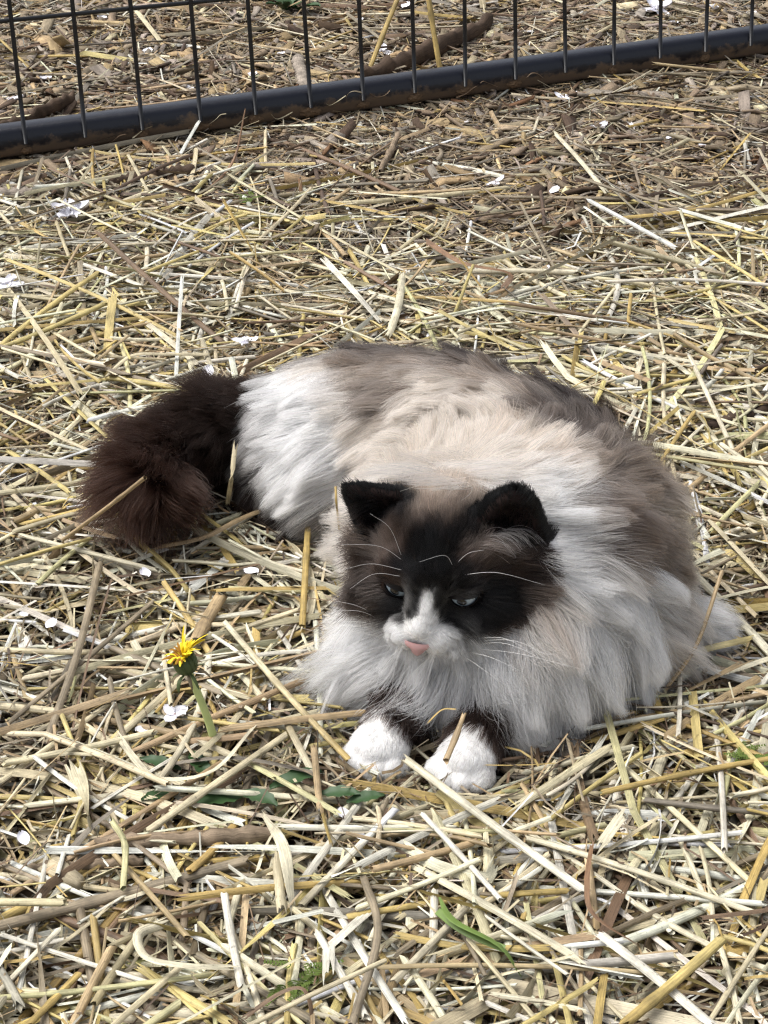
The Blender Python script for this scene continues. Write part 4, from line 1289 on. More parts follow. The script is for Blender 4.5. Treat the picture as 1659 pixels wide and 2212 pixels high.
def hand(nm, pts, wpx, colour, label, sect='tube_fine', n=12, twist=0.0, roll=0.0, taper=None, mat=None, group=None, cat='straw', ragged=None, colour2=None, free=False):
    P = []
    for p in pts:
        z = p[2] if len(p) > 2 else 2.35
        q = at(p[0], p[1], z)
        if len(p) <= 2: q = at(p[0], p[1], z + bumps(q[0], q[1]) * (0.45 + 0.55 * zone(q[0], q[1])))
        P.append(q)
    P = np.array(P)
    C = spline(P, n) if len(P) > 2 else P[0] + (P[1] - P[0]) * np.linspace(0, 1, n)[:, None]
    if len(P) == 2:
        ln = np.linalg.norm(P[1] - P[0]); C[:, 2] += 0.015 * ln * np.sin(np.linspace(0, np.pi, n)) * random.uniform(-1, 1)
        C[:, 0] += 0.008 * ln * np.sin(np.linspace(0, np.pi, n)) * random.uniform(-1, 1)
    W = cmw(*pts[len(pts) // 2][:2], 2.0, wpx)
    c = lin(PAL[colour]); c2 = lin(PAL[colour2]) if colour2 else c
    tt = np.linspace(0, 1, n)[:, None] * np.ones((1, 3))
    tint1 = (c * (1 - tt) + c2 * tt)[None] * (1 + 0.10 * np.sin(np.linspace(0, 7, n) + random.uniform(0, 6)))[None, :, None]
    tp = None
    if taper is not None: tp = np.interp(np.linspace(0, 1, n), np.linspace(0, 1, len(taper)), taper)[None]
    elif sect == 'tube_fine':
        tp = np.ones((1, n)); k_ = random.randrange(3, n - 3); tp[0, k_] = 1.22; tint1[0, k_] *= 0.72       # the joint of the stalk
    o = straw_obj(nm, C, W, sect, tint1, label, group, random.randrange(10 ** 6), roll=np.array([roll]), twist=np.array([twist]), taper=tp, ragged=ragged if ragged is not None else 0.3 if sect == 'tube_fine' else 0.7)
    o['category'] = cat
    if group is None and 'group' in o: del o['group']
    return o
S_, H_, L_f = 'straw_stalk', 'split_straw', 'straw_leaf'
hand(S_, [(-20, 2005), (250, 1935), (535, 1858)], 29, 'greytan', 'long thick grey ribbed straw stalk lying across the shallow bark slab end', n=16)
hand(S_, [(485, 1933, 3.2), (521, 2130, 2.4)], 18, 'white', 'short straight white bleached stalk pointing from the thick grey stalk away from the cat')
hand(H_, [(308, 2092), (500, 2210)], 23, 'yellow', 'bright yellow split straw beside the curled cream leaf', 'half_fine')
hand(L_f, [(150, 1840), (200, 1785), (276, 1726, 3.4)], 15, 'grey', 'dark grey dried leaf blade sticking up from the straw', 'leaf_fine', taper=[1.3, 1, .4])
hand(S_, [(243, 1776, 3.6), (270, 1826, 3.0), (266, 1920, 2.4)], 14, 'green', 'kinked pale greenish straw standing over the wood slab', n=14)
hand(L_f, [(572, 1765, 3.0), (612, 1830, 3.8), (630, 1950, 2.4)], 27, 'pale', 'folded cream straw leaf draped beside the wood slab', 'leaf_fine', twist=0.9, taper=[.3, .9, 1, .5])
hand(H_, [(598, 1845, 3.0), (609, 1966, 2.5)], 22, 'cream', 'short frayed cream split straw hanging under the folded cream leaf', 'half_fine', ragged=0.6)
hand(S_, [(686, 2016, 2.9), (792, 2200, 2.4)], 18, 'white', 'long straight white stalk in front of the moss')
hand(S_, [(786, 1896, 2.6), (816, 2018, 3.2), (760, 2215, 2.5)], 18, 'greytan', 'bent grey jointed stalk beside the long white stalk', n=16)
hand(L_f, [(352, 1995, 2.6), (300, 2018, 2.8), (318, 2068, 3.2), (400, 2086, 3.2), (502, 2090, 2.7)], 24, 'pale', 'curled cream straw leaf forming a hook above the yellow split straw', 'half_fine', n=20, roll=0.5)
hand(H_, [(-20, 2010), (330, 2125)], 13, 'white', 'narrow white split straw crossing the cream stalks by the curled leaf', 'half_fine')
hand(S_, [(-20, 2156), (150, 2143), (455, 2106)], 15, 'green', 'pale greenish jointed stalk under the yellow split straw', n=14)
hand(S_, [(60, 1740), (450, 1700)], 16, 'pale', 'long cream stalk lying between the dandelion leaves and the wood slab')
hand(L_f, [(525, 2200, 2.3), (600, 2148, 3.2), (648, 2134, 3.6), (668, 2160, 3.3), (676, 2215, 2.5)], 10, 'brown', 'arched dark brown dried leaf beside the moss', 'leaf_fine', n=18, twist=1.0)
hand(S_, [(60, 2215), (168, 2106)], 17, 'gold', 'thick golden stalk ending at the pale greenish jointed stalk')
hand(S_, [(876, 1640, 3.0), (1090, 1800, 2.9), (1270, 1930, 2.6)], 21, 'pale', 'long pale stalk leading away from between the white paws', n=18, colour2='white')
hand(S_, [(911, 1757, 3.0), (1082, 1945, 2.7)], 14, 'white', 'thin straight white stalk beside the long pale stalk from the paws')
hand(L_f, [(900, 1872, 2.6), (1080, 1970, 3.1), (1242, 2066, 2.5)], 21, 'pale', 'wide cream straw leaf lying over the white stalks by the grass blade', 'half_fine', n=14)
hand(H_, [(1296, 2016, 2.9), (1540, 2215, 2.5)], 25, 'white', 'broad white split straw under the golden jointed stalk', 'half_fine')
hand(S_, [(1562, 2026, 3.6), (1345, 2215, 2.8)], 26, 'yellow', 'thick golden jointed stalk crossing over a broad white split straw', colour2='gold')
hand(H_, [(1290, 2117, 2.9), (1120, 2220, 2.5)], 15, 'yellow', 'short yellow split straw beside the broad white split straw', 'half_fine')
hand(H_, [(1057, 2146), (1272, 2184)], 16, 'pale', 'short cream split straw below the green grass blade', 'half_fine')
hand(S_, [(1675, 1985), (1525, 2220)], 13, 'cream', 'thin cream stalk beyond the golden jointed stalk')
hand(S_, [(829, 1793, 2.6), (1072, 1795, 2.6)], 14, 'green', 'pale green straight stalk lying just in front of the paws')
hand(L_f, [(1279, 1820, 3.0), (1268, 1903, 3.2), (1282, 1975, 3.0), (1378, 2042, 2.5)], 12, 'rust', 'twisted rusty brown leaf strip on the straw', 'leaf_fine', n=18, twist=1.4)
hand(S_, [(1140, 1810), (1640, 1976)], 17, 'pale', 'very long cream stalk passing behind the rusty leaf strip', n=16)
hand(S_, [(1395, 1728), (1680, 1757)], 17, 'grey', 'grey weathered stalk lying under the golden straws right of the paws')
hand(S_, [(1254, 2023), (1253, 2196)], 12, 'tan', 'tan stalk between the wide cream leaf and broad white split straw')
hand(L_f, [(1346, 1757, 3.6), (1294, 1830, 2.6)], 26, 'pale', 'short broad cream leaf piece standing beside the rusty leaf strip', 'leaf_fine')
hand(S_, [(1560, 1233, 7.5), (1505, 1392, 4.6), (1436, 1492, 2.4)], 9, 'tan', "thin tan stalk leaning up against the cat's white elbow", n=14)
hand(H_, [(1420, 1430, 3.0), (1625, 1378, 3.2)], 20, 'pale', "pale yellow split straw lying in front of the cat's white elbow", 'half_fine', colour2='yellow')
hand(S_, [(1300, 1712, 2.4), (1680, 1636, 2.7)], 15, 'gold', 'long golden stalk to the right of the paws')
hand(S_, [(1320, 1560, 2.2), (1680, 1492, 2.4)], 14, 'tan', "tan stalk under the fur of the cat's chest and elbow")
hand(S_, [(1440, 880, 2.0), (1640, 1019, 2.4), (1675, 1075, 2.4)], 14, 'pale', "long jointed pale stalk behind the cat's shoulder", n=16)
hand(S_, [(1271, 789, 2.2), (1405, 722, 2.6)], 8, 'white', "thin white stalk behind the cat's dark back")
hand(H_, [(1415, 751), (1611, 909)], 14, 'pale', "broad pale split straw running behind the cat's shoulder", 'half_fine')
hand(S_, [(1372, 852), (1515, 813)], 10, 'yellow', 'short yellow stalk across the broad pale split straw')
hand(H_, [(1534, 1149), (1642, 1040)], 12, 'green', "greenish split straw beside the cat's flank", 'half_fine')
hand(S_, [(1309, 737), (1675, 763)], 8, 'yellow', "thin yellow stalk well behind the cat's back")
hand(S_, [(138, 1165, 2.6), (240, 1090, 7.2), (313, 1032, 10.4)], 13, 'tan', "tan stalk lying up across the cat's bushy tail", n=14)
hand(H_, [(508, 963, 8.2), (500, 1030, 6.5), (491, 1090, 3.0)], 10, 'cream', "flat cream straw caught at the edge of the cat's tail", 'half_fine')
hand(S_, [(232, 816), (442, 850)], 14, 'yellow', "thick pale yellow stalk lying behind the cat's tail")
hand(L_f, [(232, 810, 2.2), (285, 768, 3.0), (360, 765, 2.9), (450, 766, 2.4)], 11, 'cream', 'bent cream leaf blade beyond the thick pale yellow stalk', 'half_fine', n=16)
hand(L_f, [(350, 1180, 1.8), (440, 1160, 2.6), (520, 1120, 2.8), (592, 1092, 2.2)], 15, 'tan', "tan leaf blade stretched from the tail to the cat's thigh", 'half_fine', n=14)
hand(S_, [(668, 1088, 3.4), (653, 1352, 2.4)], 15, 'gold', "golden stalk pointing at the cat's cheek beside its ruff")
hand(S_, [(476, 1290, 2.2), (424, 1382, 2.6)], 30, 'tan', 'very thick tan stalk right behind the dandelion')
hand(S_, [(645, 1317, 2.6), (506, 1363, 2.3)], 13, 'cream', "cream stalk between the golden stalk and the cat's ruff")
hand(S_, [(486, 1345, 2.6), (620, 1500, 2.9), (752, 1640, 2.3)], 15, 'pale', 'long jointed stalk that ends at the left white paw', n=18, colour2='gold')
hand(H_, [(250, 1593, 2.3), (395, 1462, 2.8)], 19, 'cream', 'broad cream split straw rising towards the dandelion head', 'half_fine')
hand(L_f, [(475, 1574, 2.6), (620, 1556, 2.9), (785, 1538, 2.2)], 22, 'tan', 'broad tan leaf blade lying between dandelion stem and paw', 'half_fine', n=14)
hand(L_f, [(255, 1590, 2.6), (300, 1650, 2.6), (345, 1682, 2.8), (459, 1665, 3.1), (548, 1570, 2.8)], 15, 'pale', 'cream leaf curving round the foot of the dandelion', 'leaf_fine', n=22, twist=1.2)
hand(L_f, [(360, 1650, 2.4), (509, 1637, 2.9), (678, 1668, 2.5)], 12, 'grey', 'dark grey leaf strip crossing the dandelion stem base', 'leaf_fine', n=14)
hand(H_, [(540, 1649), (730, 1755)], 15, 'green', 'greenish cream split straw in front of the left paw', 'half_fine')
hand(S_, [(316, 1797, 2.3), (470, 1690, 2.9), (617, 1588, 2.6)], 18, 'cream', 'long cream stalk lying aslant over the dandelion leaves', n=16)
hand(L_f, [(447, 1436, 2.3), (550, 1415, 2.7), (655, 1405, 2.3)], 14, 'white', "white leaf blade between dandelion head and the cat's ruff", 'half_fine')
hand(S_, [(240, 1398, 2.3), (478, 1497, 2.5)], 18, 'greytan', 'thick grey stalk passing behind the dandelion head')
hand(H_, [(678, 1612, 2.9), (693, 1760, 2.6)], 15, 'tan', 'short upright tan split straw in front of the left paw', 'half_fine')
hand(S_, [(1003, 1541, 5.6), (985, 1590, 4.9), (963, 1643, 4.3)], 13, 'tan', "snapped tan straw stub resting on the cat's right paw", n=10, taper=[.7, .8, 1.2, 1.0, 1.05])
hand(L_f, [(925, 1560, 5.4), (955, 1533, 6.2), (985, 1532, 6.4)], 5, 'gold', 'fine curved golden fibre caught in the chest fur', 'leaf_fine', n=10)
hand(S_, [(725, 1050, 9.5), (727, 1090, 8.6), (733, 1142, 6.6)], 5, 'gold', "fine golden fibre standing against the cat's side behind its ear", n=10)
hand(L_f, [(100, 1602, 2.3), (170, 1400, 3.0), (215, 1215, 2.5)], 17, 'greytan', 'long grey brown leaf blade left of the dandelion', 'half_fine', n=16)
hand(H_, [(-15, 1700), (285, 1485)], 14, 'cream', 'cream split straw leading in towards the dandelion head', 'half_fine')
hand(S_, [(45, 1156, 2.4), (340, 1232, 2.5)], 13, 'pale', "pale stalk in front of the cat's tail")
hand(S_, [(20, 1560), (330, 1300)], 12, 'greytan', 'grey stalk crossing the long grey brown leaf blade')
hand(H_, [(20, 975, 2.4), (150, 1062, 2.6)], 13, 'yellow', "yellow split straw left of the cat's tail", 'half_fine')
hand(S_, [(-10, 640), (420, 630)], 9, 'cream', 'thin cream stalk well beyond the thick pale yellow stalk')
hand(H_, [(180, 570), (420, 660)], 12, 'white', 'white split straw beyond the bent cream leaf blade', 'half_fine')
hand(S_, [(438, 438, 2.0), (625, 478, 2.0)], 12, 'yellow', 'yellow stalk lying near the red stem by the fence')
hand(L_f, [(1680, 402, 2.0), (1500, 452, 2.0), (1330, 472, 2.0)], 12, 'gold', 'golden leaf blade lying below the white blossom petals near the fence', 'half_fine')
hand(H_, [(1198, 286, 1.6), (1312, 417, 1.6)], 12, 'pale', 'pale split straw lying on mulch in front of the fence', 'half_fine')
hand(S_, [(1060, 425, 1.4), (1500, 432, 1.4)], 11, 'greytan', 'long grey stalk lying in front of the fence rail')
hand(L_f, [(700, 560, 2.4), (765, 630, 3.2), (822, 696, 2.4)], 14, 'white', "broad white leaf blade behind the cat's back", 'leaf_fine', twist=0.8)
hand(L_f, [(870, 590, 2.2), (860, 660, 3.0), (838, 728, 2.2)], 17, 'pale', "bent pale leaf pointing down to the cat's back", 'half_fine')
hand(L_f, [(920, 520, 2.0), (1000, 568, 3.4), (1100, 590, 3.0), (1085, 625, 2.0)], 13, 'rust', "brown curled leaf blade behind the cat's back", 'leaf_fine', n=16, twist=1.0)
hand(S_, [(795, 158, 1.0), (862, -10, 9.0)], 11, 'gold', 'golden stalk leaning upright just beyond the fence rail')
hand(S_, [(952, 158, 1.0), (925, -10, 9.0)], 11, 'gold', 'second golden stalk standing upright beyond the fence rail')
hand('dry_stem', [(530, 235, 7.0), (505, 345, 2.6), (450, 408, 1.6), (385, 442, 1.2)], 8, 'rust', 'thin reddish brown stem curving up over the fence rail', n=18, cat='stem', taper=[.4, .8, 1, 1.1])
gw = np.random.default_rng(77)
for u, v in ((250, 300), (300, 285), (330, 292), (470, 255), (520, 262), (720, 215), (760, 205), (820, 198), (1050, 182), (1150, 165), (1010, 196), (600, 246)):
    q = on_fence(u, v, 0.2); pts = []
    for k in range(4):
        pts.append(q + fdir * (k - 1.5) * gw.uniform(.5, 1.1) + fout * .25 + np.array([0, 0, .5 * math.sin(k * 1.1 + u)]))
    C1 = spline(pts, 12)
    cn = ['greytan', 'tan', 'cream', 'brown'][gw.integers(4)]
    o = straw_obj('straw_wisp', C1, gw.uniform(.12, .3), 'leaf_fine', lin(PAL[cn])[None], {'greytan': 'grey', 'tan': 'tan', 'cream': 'cream', 'brown': 'brown'}[cn] + ' curled straw wisp stuck to the muddy fence rail', None, int(gw.integers(9999)), twist=np.array([gw.normal(0, 2)]), ragged=.4)
    o['group'] = o['label']

def slab(nm, pts, wpx, hcm, colour, label, group=None, cat='wood chip', n=26):
    P = np.array([at(*p) for p in pts]); C = spline(P, n) if len(P) > 2 else P[0] + (P[1] - P[0]) * np.linspace(0, 1, n)[:, None]
    g_ = np.random.default_rng(int(pts[0][0]) + 7)
    W = cmw(pts[0][0], pts[0][1], 1.0, wpx)
    T = unit(np.gradient(C, axis=0)); sd_ = unit(np.cross(T, [0, 0, 1.0]))
    V = []
    for i in range(n):
        e = 0.35 if i in (0, n - 1) else 1.0
        l_, r_ = W * .5 * e * g_.uniform(.62, 1.2), W * .5 * e * g_.uniform(.62, 1.2); h_ = hcm * g_.uniform(.6, 1.2)
        c = C[i]
        V += [c - sd_[i] * l_, c - sd_[i] * l_ * .6 + [0, 0, h_], c + sd_[i] * r_ * .1 + [0, 0, h_ * 1.15], c + sd_[i] * r_ * .7 + [0, 0, h_ * .9], c + sd_[i] * r_, c + sd_[i] * r_ * .5 + [0, 0, -h_ * .6], c - sd_[i] * l_ * .5 + [0, 0, -h_ * .6]]
    V = np.array(V); V[:, 2] = np.maximum(V[:, 2], 0.05); k = 7
    F = np.array([[i * k + j, (i + 1) * k + j, (i + 1) * k + (j + 1) % k, i * k + (j + 1) % k] for i in range(n - 1) for j in range(k)])
    al = np.repeat(np.arange(n), k) * np.linalg.norm(C[1] - C[0]); ac = np.tile(np.arange(k), n) * W / 5
    c0 = C.mean(0) * [1, 1, 0]
    col = np.clip(np.tile(lin(PAL[colour]), (len(V), 1)) * g_.uniform(.8, 1.15, (len(V), 1)), 0, 1)
    o = new_obj(nm, mesh_np(nm, V - c0, F, False, WOOD, col, np.stack([al + g_.uniform(0, 99), ac], -1)))
    o.location = Vector(c0) * CM
    return tag(o, label, cat, group)
slab('wood_piece', [(205, 1826, 1.7), (400, 1815, 1.9), (598, 1806, 1.7)], 42, 0.5, 'wood', 'broad flat brown wood slab half buried under loose straws')
slab('wood_piece', [(60, 1880, 1.3), (310, 1862, 1.5)], 30, 0.4, 'wood', 'rough brown bark slab beside the long thick grey stalk')
slab('branch_piece', [(780, 176, 1.0), (920, 120, 1.4), (1062, 55, 1.0)], 34, 1.5, 'bark', 'dark brown broken branch lying beyond the fence', cat='branch')
slab('wood_piece', [(0, 425, 1.0), (160, 408, 1.2)], 30, 0.7, 'woodgrey', 'thick grey wood slab lying in front of the fence rail')
slab('wood_piece', [(225, 400, 1.0), (420, 368, 1.3)], 32, 0.7, 'bark', 'dark bark slab just in front of the fence rail')
slab('branch_piece', [(0, 285, 1.0), (160, 215, 1.6)], 22, 0.9, 'bark', 'dark split branch leaning beyond the left fence wires', cat='branch')
slab('wood_piece', [(642, 122, 1.2), (660, 190, 1.2)], 30, 0.4, 'woodgrey', 'upright pale grey wood chip beyond the fence rail')
slab('wood_piece', [(1495, 935, 1.4), (1659, 890, 1.6)], 34, 0.6, 'bark', "dark bark slab half covered by straw behind the cat's shoulder")
slab('wood_piece', [(820, 375, 1.0), (862, 290, 1.6)], 16, 0.4, 'wood', 'narrow brown chip standing in front of the fence rail')

# ================================================================== fallen blossom
m_, nt_, n_, l_, b_ = new_mat('petal_white')
b_.inputs['Base Color'].default_value = (*lin((232, 231, 236)), 1); b_.inputs['Roughness'].default_value = 0.6
b_.inputs['Subsurface Weight'].default_value = 0.15; b_.inputs['Subsurface Radius'].default_value = (0.002, 0.002, 0.002)
PETAL = m_
def petal_mesh(L, W, cup, g_, nu=5, nv=7):
    V = []
    for i in range(nv):
        t = i / (nv - 1)
        w = W * (0.12 + 0.88 * math.sin(math.pi * min(1, t * 0.93 + 0.05)) ** 0.7) * (1 - 0.25 * (t > 0.95))
        for j in range(nu):
            s = (j / (nu - 1) - 0.5) * 2
            V.append((s * w / 2, t * L - (0.10 * L if (j == nu // 2 and i == nv - 1) else 0), cup * (s * s * 0.5 + (t - .5) ** 2 * 0.9) * L + g_.normal(0, 0.02) * L))
    F = [[i * nu + j, i * nu + j + 1, (i + 1) * nu + j + 1, (i + 1) * nu + j] for i in range(nv - 1) for j in range(nu - 1)]
    return np.array(V), np.array(F)
def rotz(V, a, tilt=0.0):
    c, s = math.cos(tilt), math.sin(tilt)
    V = V @ np.array([[1, 0, 0], [0, c, s], [0, -s, c]])
    c, s = math.cos(a), math.sin(a)
    return V @ np.array([[c, s, 0], [-s, c, 0], [0, 0, 1]])
gp = np.random.default_rng(91)
def single_petal(u, v, size, label, z=None):
    p = at(u, v, 1.9 if z is None else z)
    if z is None: p = at(u, v, 0.8 + 1.5 * float(zone(p[0], p[1])))
    L = cmw(u, v, 1.5, size)
    V, F = petal_mesh(L, L * 0.8, gp.uniform(0.15, 0.4), gp)
    V = rotz(V, gp.uniform(0, 6.28), gp.normal(0, 0.25))
    o = new_obj('blossom_petal', mesh_np('blossom_petal', V, F, True, PETAL))
    o.location = Vector(p) * CM
    tag(o, label, 'petal', 'fallen white petals: ' + label)
def blossom(u, v, size, label, n=5, z=None):
    p = at(u, v, 1.9 if z is None else z)
    if z is None: p = at(u, v, 0.9 + 1.5 * float(zone(p[0], p[1])))
    root = empty('fallen_blossom', p)
    tag(root, label, 'blossom', 'fallen white blossoms')
    L = cmw(u, v, 1.5, size) * 0.55
    for k in range(n):
        V, F = petal_mesh(L * gp.uniform(.8, 1.1), L * 0.75, gp.uniform(0.1, 0.6), gp)
        V = rotz(V + [0, 0.08, 0], k * 6.28 / n + gp.normal(0, .25), gp.uniform(-0.3, 0.5)) + p
        new_obj('petal', mesh_np('petal', V, F, True, PETAL), root)
    V, F = tube([p + [0, 0, -0.05], p + [0, 0, 0.12]], [0.08, 0.05], 6)
    new_obj('blossom_centre', mesh_np('blossom_centre', V, F, True, simple_mat('blossom_centre', (150, 96, 70))), root)
for u, v, s_, lb in ((152, 458, 80, 'large white fallen blossom lying on straw in front of the fence'), (22, 612, 60, 'white fallen blossom on the straw beside a thin cream stalk'), (378, 1545, 66, 'white fallen blossom beside the dandelion stem'), (1217, 214, 50, 'white fallen blossom in shade just in front of the fence rail'),
                    (1418, 24, 70, 'big white blossom lying beyond the fence with a cream chip'), (828, 112, 46, 'white blossom by the branch beyond the fence'), (1072, 396, 44, 'two lobed white blossom on the mulch near the long grey stalk'), (25, 218, 44, 'white blossom beside the dark split branch beyond the fence'),
                    (1545, 20, 44, 'white blossom beyond the right end of the fence'), (532, 738, 50, "white blossom in the straw behind the cat's rump"), (1295, 278, 44, 'small white blossom cluster just before the fence')):
    blossom(u, v, s_, lb, n=4 if s_ < 48 else 5)
for u, v, s_ in ((330, 108, 36), (467, 220, 34), (400, 190, 26), (540, 165, 26), (112, 172, 26), (232, 42, 28), (770, 48, 30), (1082, 44, 26), (1150, 70, 24), (1460, 50, 26), (1478, 92, 22), (1090, 52, 20), (600, 118, 18), (655, 60, 26), (690, 62, 22), (1635, 30, 26), (870, 18, 24), (1365, 30, 22)):
    single_petal(u, v, s_, 'single white petal lying on the mulch beyond the fence wires')
for u, v, s_ in ((150, 412, 30), (1190, 418, 26), (1360, 268, 28), (1242, 200, 20), (1640, 285, 24), (1525, 318, 20), (832, 330, 16), (1190, 580, 34), (330, 566, 26), (445, 820, 34), (1012, 262, 20), (1440, 300, 22), (540, 415, 24), (1565, 330, 24)):
    single_petal(u, v, s_, 'single white petal lying on the straw between the fence and the cat')
for u, v, s_ in ((56, 1826, 34), (322, 1248, 30), (558, 1238, 34), (120, 1338, 30), (730, 1748, 34), (790, 1812, 26), (292, 1580, 30), (60, 1330, 20), (1408, 1140, 16), (185, 1320, 20)):
    single_petal(u, v, s_, 'single white petal caught in the straw around the dandelion')

# ================================================================== dandelion
STEM = simple_mat('stem_green', (186, 198, 132), 0.5, 0.4, 0.15, 150)
BRACT = simple_mat('bract_green', (76, 88, 52), 0.6, 0.3, 0.3, 200)
DRYBR = simple_mat('bract_dry', (118, 106, 84), 0.8, 0.2, 0.3, 200)
YEL = simple_mat('ray_yellow', (236, 208, 40), 0.5, 0.3, 0.12, 300)
OCHRE = simple_mat('ray_withered', (140, 98, 26), 0.7, 0.2, 0.3, 300)
LEAF = simple_mat('leaf_green', (48, 74, 38), 0.5, 0.4, 0.25, 120)
base = at(474, 1640, 0.6)
topd = ray(407, 1448); topd_p = CAMP + topd * ((base[1] - 0.4) / topd[1])
dand = empty('dandelion', base)
tag(dand, 'withering yellow dandelion standing up out of the straw', 'dandelion')
path = spline([base, base * .55 + topd_p * .45 + [0.12, 0, 0.1], topd_p], 14)
V, F = tube(path, np.linspace(0.27, 0.21, 14), 10)
stem = new_obj('stem', mesh_np('stem', V, F, True, STEM), dand)
HT = topd_p; hax = unit(path[-1] - path[-3])
V, F = tube([HT - hax * .12, HT + hax * .05, HT + hax * .35, HT + hax * .75, HT + hax * 1.1], [0.26, .56, .70, .74, .62], 14)
new_obj('flower_cup', mesh_np('flower_cup', V, F, True, BRACT), dand)
s1 = unit(np.cross(hax, [0, 1, 0])); s2 = np.cross(hax, s1)
gd = np.random.default_rng(17)
def lance(p0, d0, d1, L, W, n=6, up=None):
    C = [np.array(p0, float)]
    for i in range(n - 1): C.append(C[-1] + unit(d0 * (1 - i / (n - 2)) + d1 * i / (n - 2)) * L / (n - 1))
    C = np.array(C); tp = np.interp(np.linspace(0, 1, n), [0, .4, .8, 1], [.6, 1, .8, .25])[None]
    V, F, _, _ = sweep(C[None], np.array([W]), 'leaf_fine', tint=np.ones((1, 3)), taper=tp, roll=np.array([gd.normal(0, .3)]))
    return V, F
for k in range(11):
    a = k * 6.283 / 11 + gd.normal(0, .15); rd = s1 * math.cos(a) + s2 * math.sin(a)
    V, F = lance(HT + rd * .5, rd * .8 + hax * .1, -hax + rd * .35, gd.uniform(.8, 1.25), .26)
    new_obj('bract', mesh_np('bract', V, F, True, DRYBR if k % 2 else BRACT), dand)
for k in range(14):
    a = k * 6.283 / 14 + gd.normal(0, .1); rd = s1 * math.cos(a) + s2 * math.sin(a)
    V, F = lance(HT + rd * .6 + hax * .15, hax + rd * .15, hax - rd * .1, 1.1, .24)
    new_obj('bract', mesh_np('bract', V, F, True, BRACT), dand)
for k in range(64):
    a = k * 2.4 + gd.normal(0, .2); rd = s1 * math.cos(a) + s2 * math.sin(a)
    right = rd @ AX_R
    fresh = right > 0.15
    L = gd.uniform(.8, 1.4) if fresh else gd.uniform(.7, 1.2)
    V, F = lance(HT + rd * gd.uniform(.05, .4) + hax * .85, hax + rd * .25, rd * (1.0 if fresh else 1.3) + hax * (.35 if fresh else -.4) + gd.normal(0, .25, 3), L, .2 if fresh else .18)
    new_obj('ray_petal', mesh_np('ray_petal', V, F, True, YEL if fresh or gd.random() < .4 else OCHRE), dand)
# two rays still stand up as in the photograph
for du, dv, L in ((408, 1352, 2.0), (470, 1388, 2.2), (462, 1400, 2.0)):
    d = ray(du, dv); q = CAMP + d * (HT[1] / d[1]); p0 = HT + hax * .9
    V, F = lance(p0, unit(hax + (q - p0) * .4), unit(q - p0), float(np.linalg.norm(q - p0)) * 1.02, .3, 8)
    new_obj('ray_petal', mesh_np('ray_petal', V, F, True, YEL), dand)

def leaf_mesh(L, W, g_, lobes=4):
    n = 14; V = []
    for i in range(n):
        t = i / (n - 1); w = W * math.sin(math.pi * min(.97, t * .95 + .04)) ** .8 * (1 - .3 * abs(math.sin(t * lobes * math.pi)))
        z_ = .10 * L * math.sin(t * 2.6)
        V += [(-w / 2, t * L, z_ + .12 * W), (-w / 4, t * L, z_ + .03 * W), (0, t * L, z_), (w / 4, t * L, z_ + .03 * W), (w / 2, t * L, z_ + .12 * W)]
    F = [[i * 5 + j, i * 5 + j + 1, (i + 1) * 5 + j + 1, (i + 1) * 5 + j] for i in range(n - 1) for j in range(4)]
    return np.array(V), np.array(F)
for u, v, z_, L, W, a in ((470, 1735, 1.9, 3.0, 1.7, 1.9), (640, 1690, 2.0, 3.2, 1.5, -1.2), (345, 1655, 2.0, 2.6, 1.2, 1.3), (430, 1655, 2.2, 2.4, 1.3, 0.5), (735, 1720, 2.2, 2.4, 1.3, -1.7), (345, 1725, 2.1, 2.2, 1.2, 2.0), (560, 1730, 2.0, 2.6, 1.5, -2.2), (790, 1730, 2.2, 2.2, 1.2, -1.4)):
    V, F = leaf_mesh(L, W, gd)
    V = rotz(V - [0, L / 2, 0], a, 0.05) + at(u, v, z_)
    new_obj('leaf', mesh_np('leaf', V, F, True, LEAF), dand)

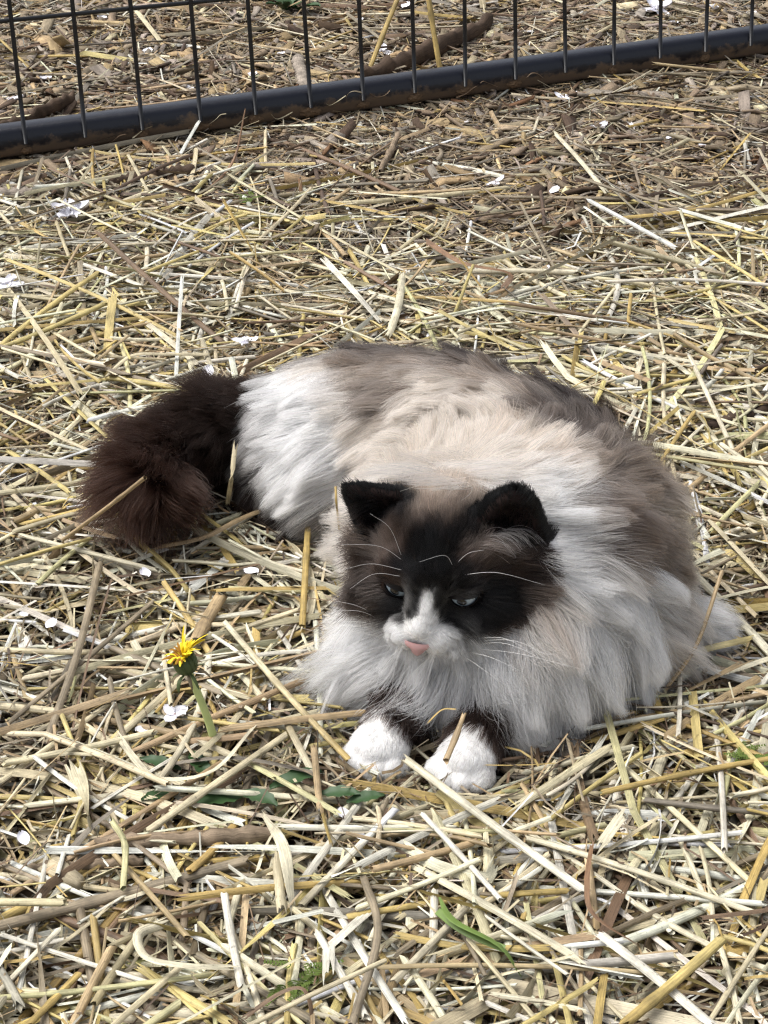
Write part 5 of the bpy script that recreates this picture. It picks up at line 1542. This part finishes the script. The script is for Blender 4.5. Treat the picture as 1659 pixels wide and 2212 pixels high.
# ================================================================== other green bits
GRASS = simple_mat('grass_green', (104, 126, 62), 0.45, 0.4, 0.25, 200)
P = spline([at(949, 1938, 3.2), at(979, 1988, 3.8), at(1079, 2043, 3.4), at(1126, 2110, 2.2)], 16)
tp = np.interp(np.linspace(0, 1, 16), [0, .3, .8, 1], [.2, .9, 1, .4])[None]
V, F, _, _ = sweep(P[None], np.array([.55]), 'leaf_fine', tint=np.ones((1, 3)), taper=tp, twist=np.array([.8]), roll=np.array([.4]))
gb = empty('grass_blade', P.mean(0) * [1, 1, 0]); tag(gb, 'single folded green grass blade lying on the straw', 'grass blade')
new_obj('blade', mesh_np('blade', V, F, True, GRASS), gb)
P = spline([at(945, 1968, 3.0), at(1000, 2010, 3.4), at(1090, 2050, 3.2)], 12)
V, F, _, _ = sweep(P[None], np.array([.4]), 'leaf_fine', tint=np.ones((1, 3)), roll=np.array([-.5]))
new_obj('blade', mesh_np('blade', V, F, True, GRASS), gb)
weed = empty('weed', at(625, 18, 0)); tag(weed, 'low green weed with crinkled leaves beyond the fence', 'weed')
for k in range(7):
    V, F = leaf_mesh(gd.uniform(3.5, 5), gd.uniform(2, 2.8), gd, 5)
    V = rotz(V, k * .9 - 2.2, gd.uniform(.1, .45)) + at(628 + gd.uniform(-25, 25), 22, 1.0)
    new_obj('leaf', mesh_np('leaf', V, F, True, LEAF), weed)
MOSS = simple_mat('moss_green', (84, 100, 44), 0.8, 0.2, 0.3, 200)
def moss(u, v, label, n, spread):
    root = empty('moss_tuft', at(u, v, 0)); tag(root, label, 'moss', 'tufts of moss')
    c0 = at(u, v, 2.5)
    for k in range(n):
        Vs, Fs, o_ = [], [], 0
        p = c0 + np.array([gd.normal(0, spread), gd.normal(0, spread), gd.uniform(-.2, .2)]); a = gd.uniform(0, 6.28); d = np.array([math.cos(a), math.sin(a), .12])
        for i in range(9):
            for s in (-1, 1):
                q = p + d * i * .16; sd_ = np.array([-d[1], d[0], 0]) * s
                V, F = lance(q, sd_ + d * .5, sd_ + d * .9, .38 * (1 - i / 12), .13, 4); Vs.append(V); Fs.append(F + o_); o_ += len(V)
        new_obj('frond', mesh_np('frond', np.concatenate(Vs), np.concatenate(Fs), True, MOSS), root)
moss(645, 2112, 'green moss tuft between bent grey stalk and brown arched leaf', 12, .7)
moss(1630, 1645, 'yellow green moss tuft beside the long golden stalk', 12, .7)
moss(540, 428, 'small dark moss tuft near the red stem by the fence', 6, .5)
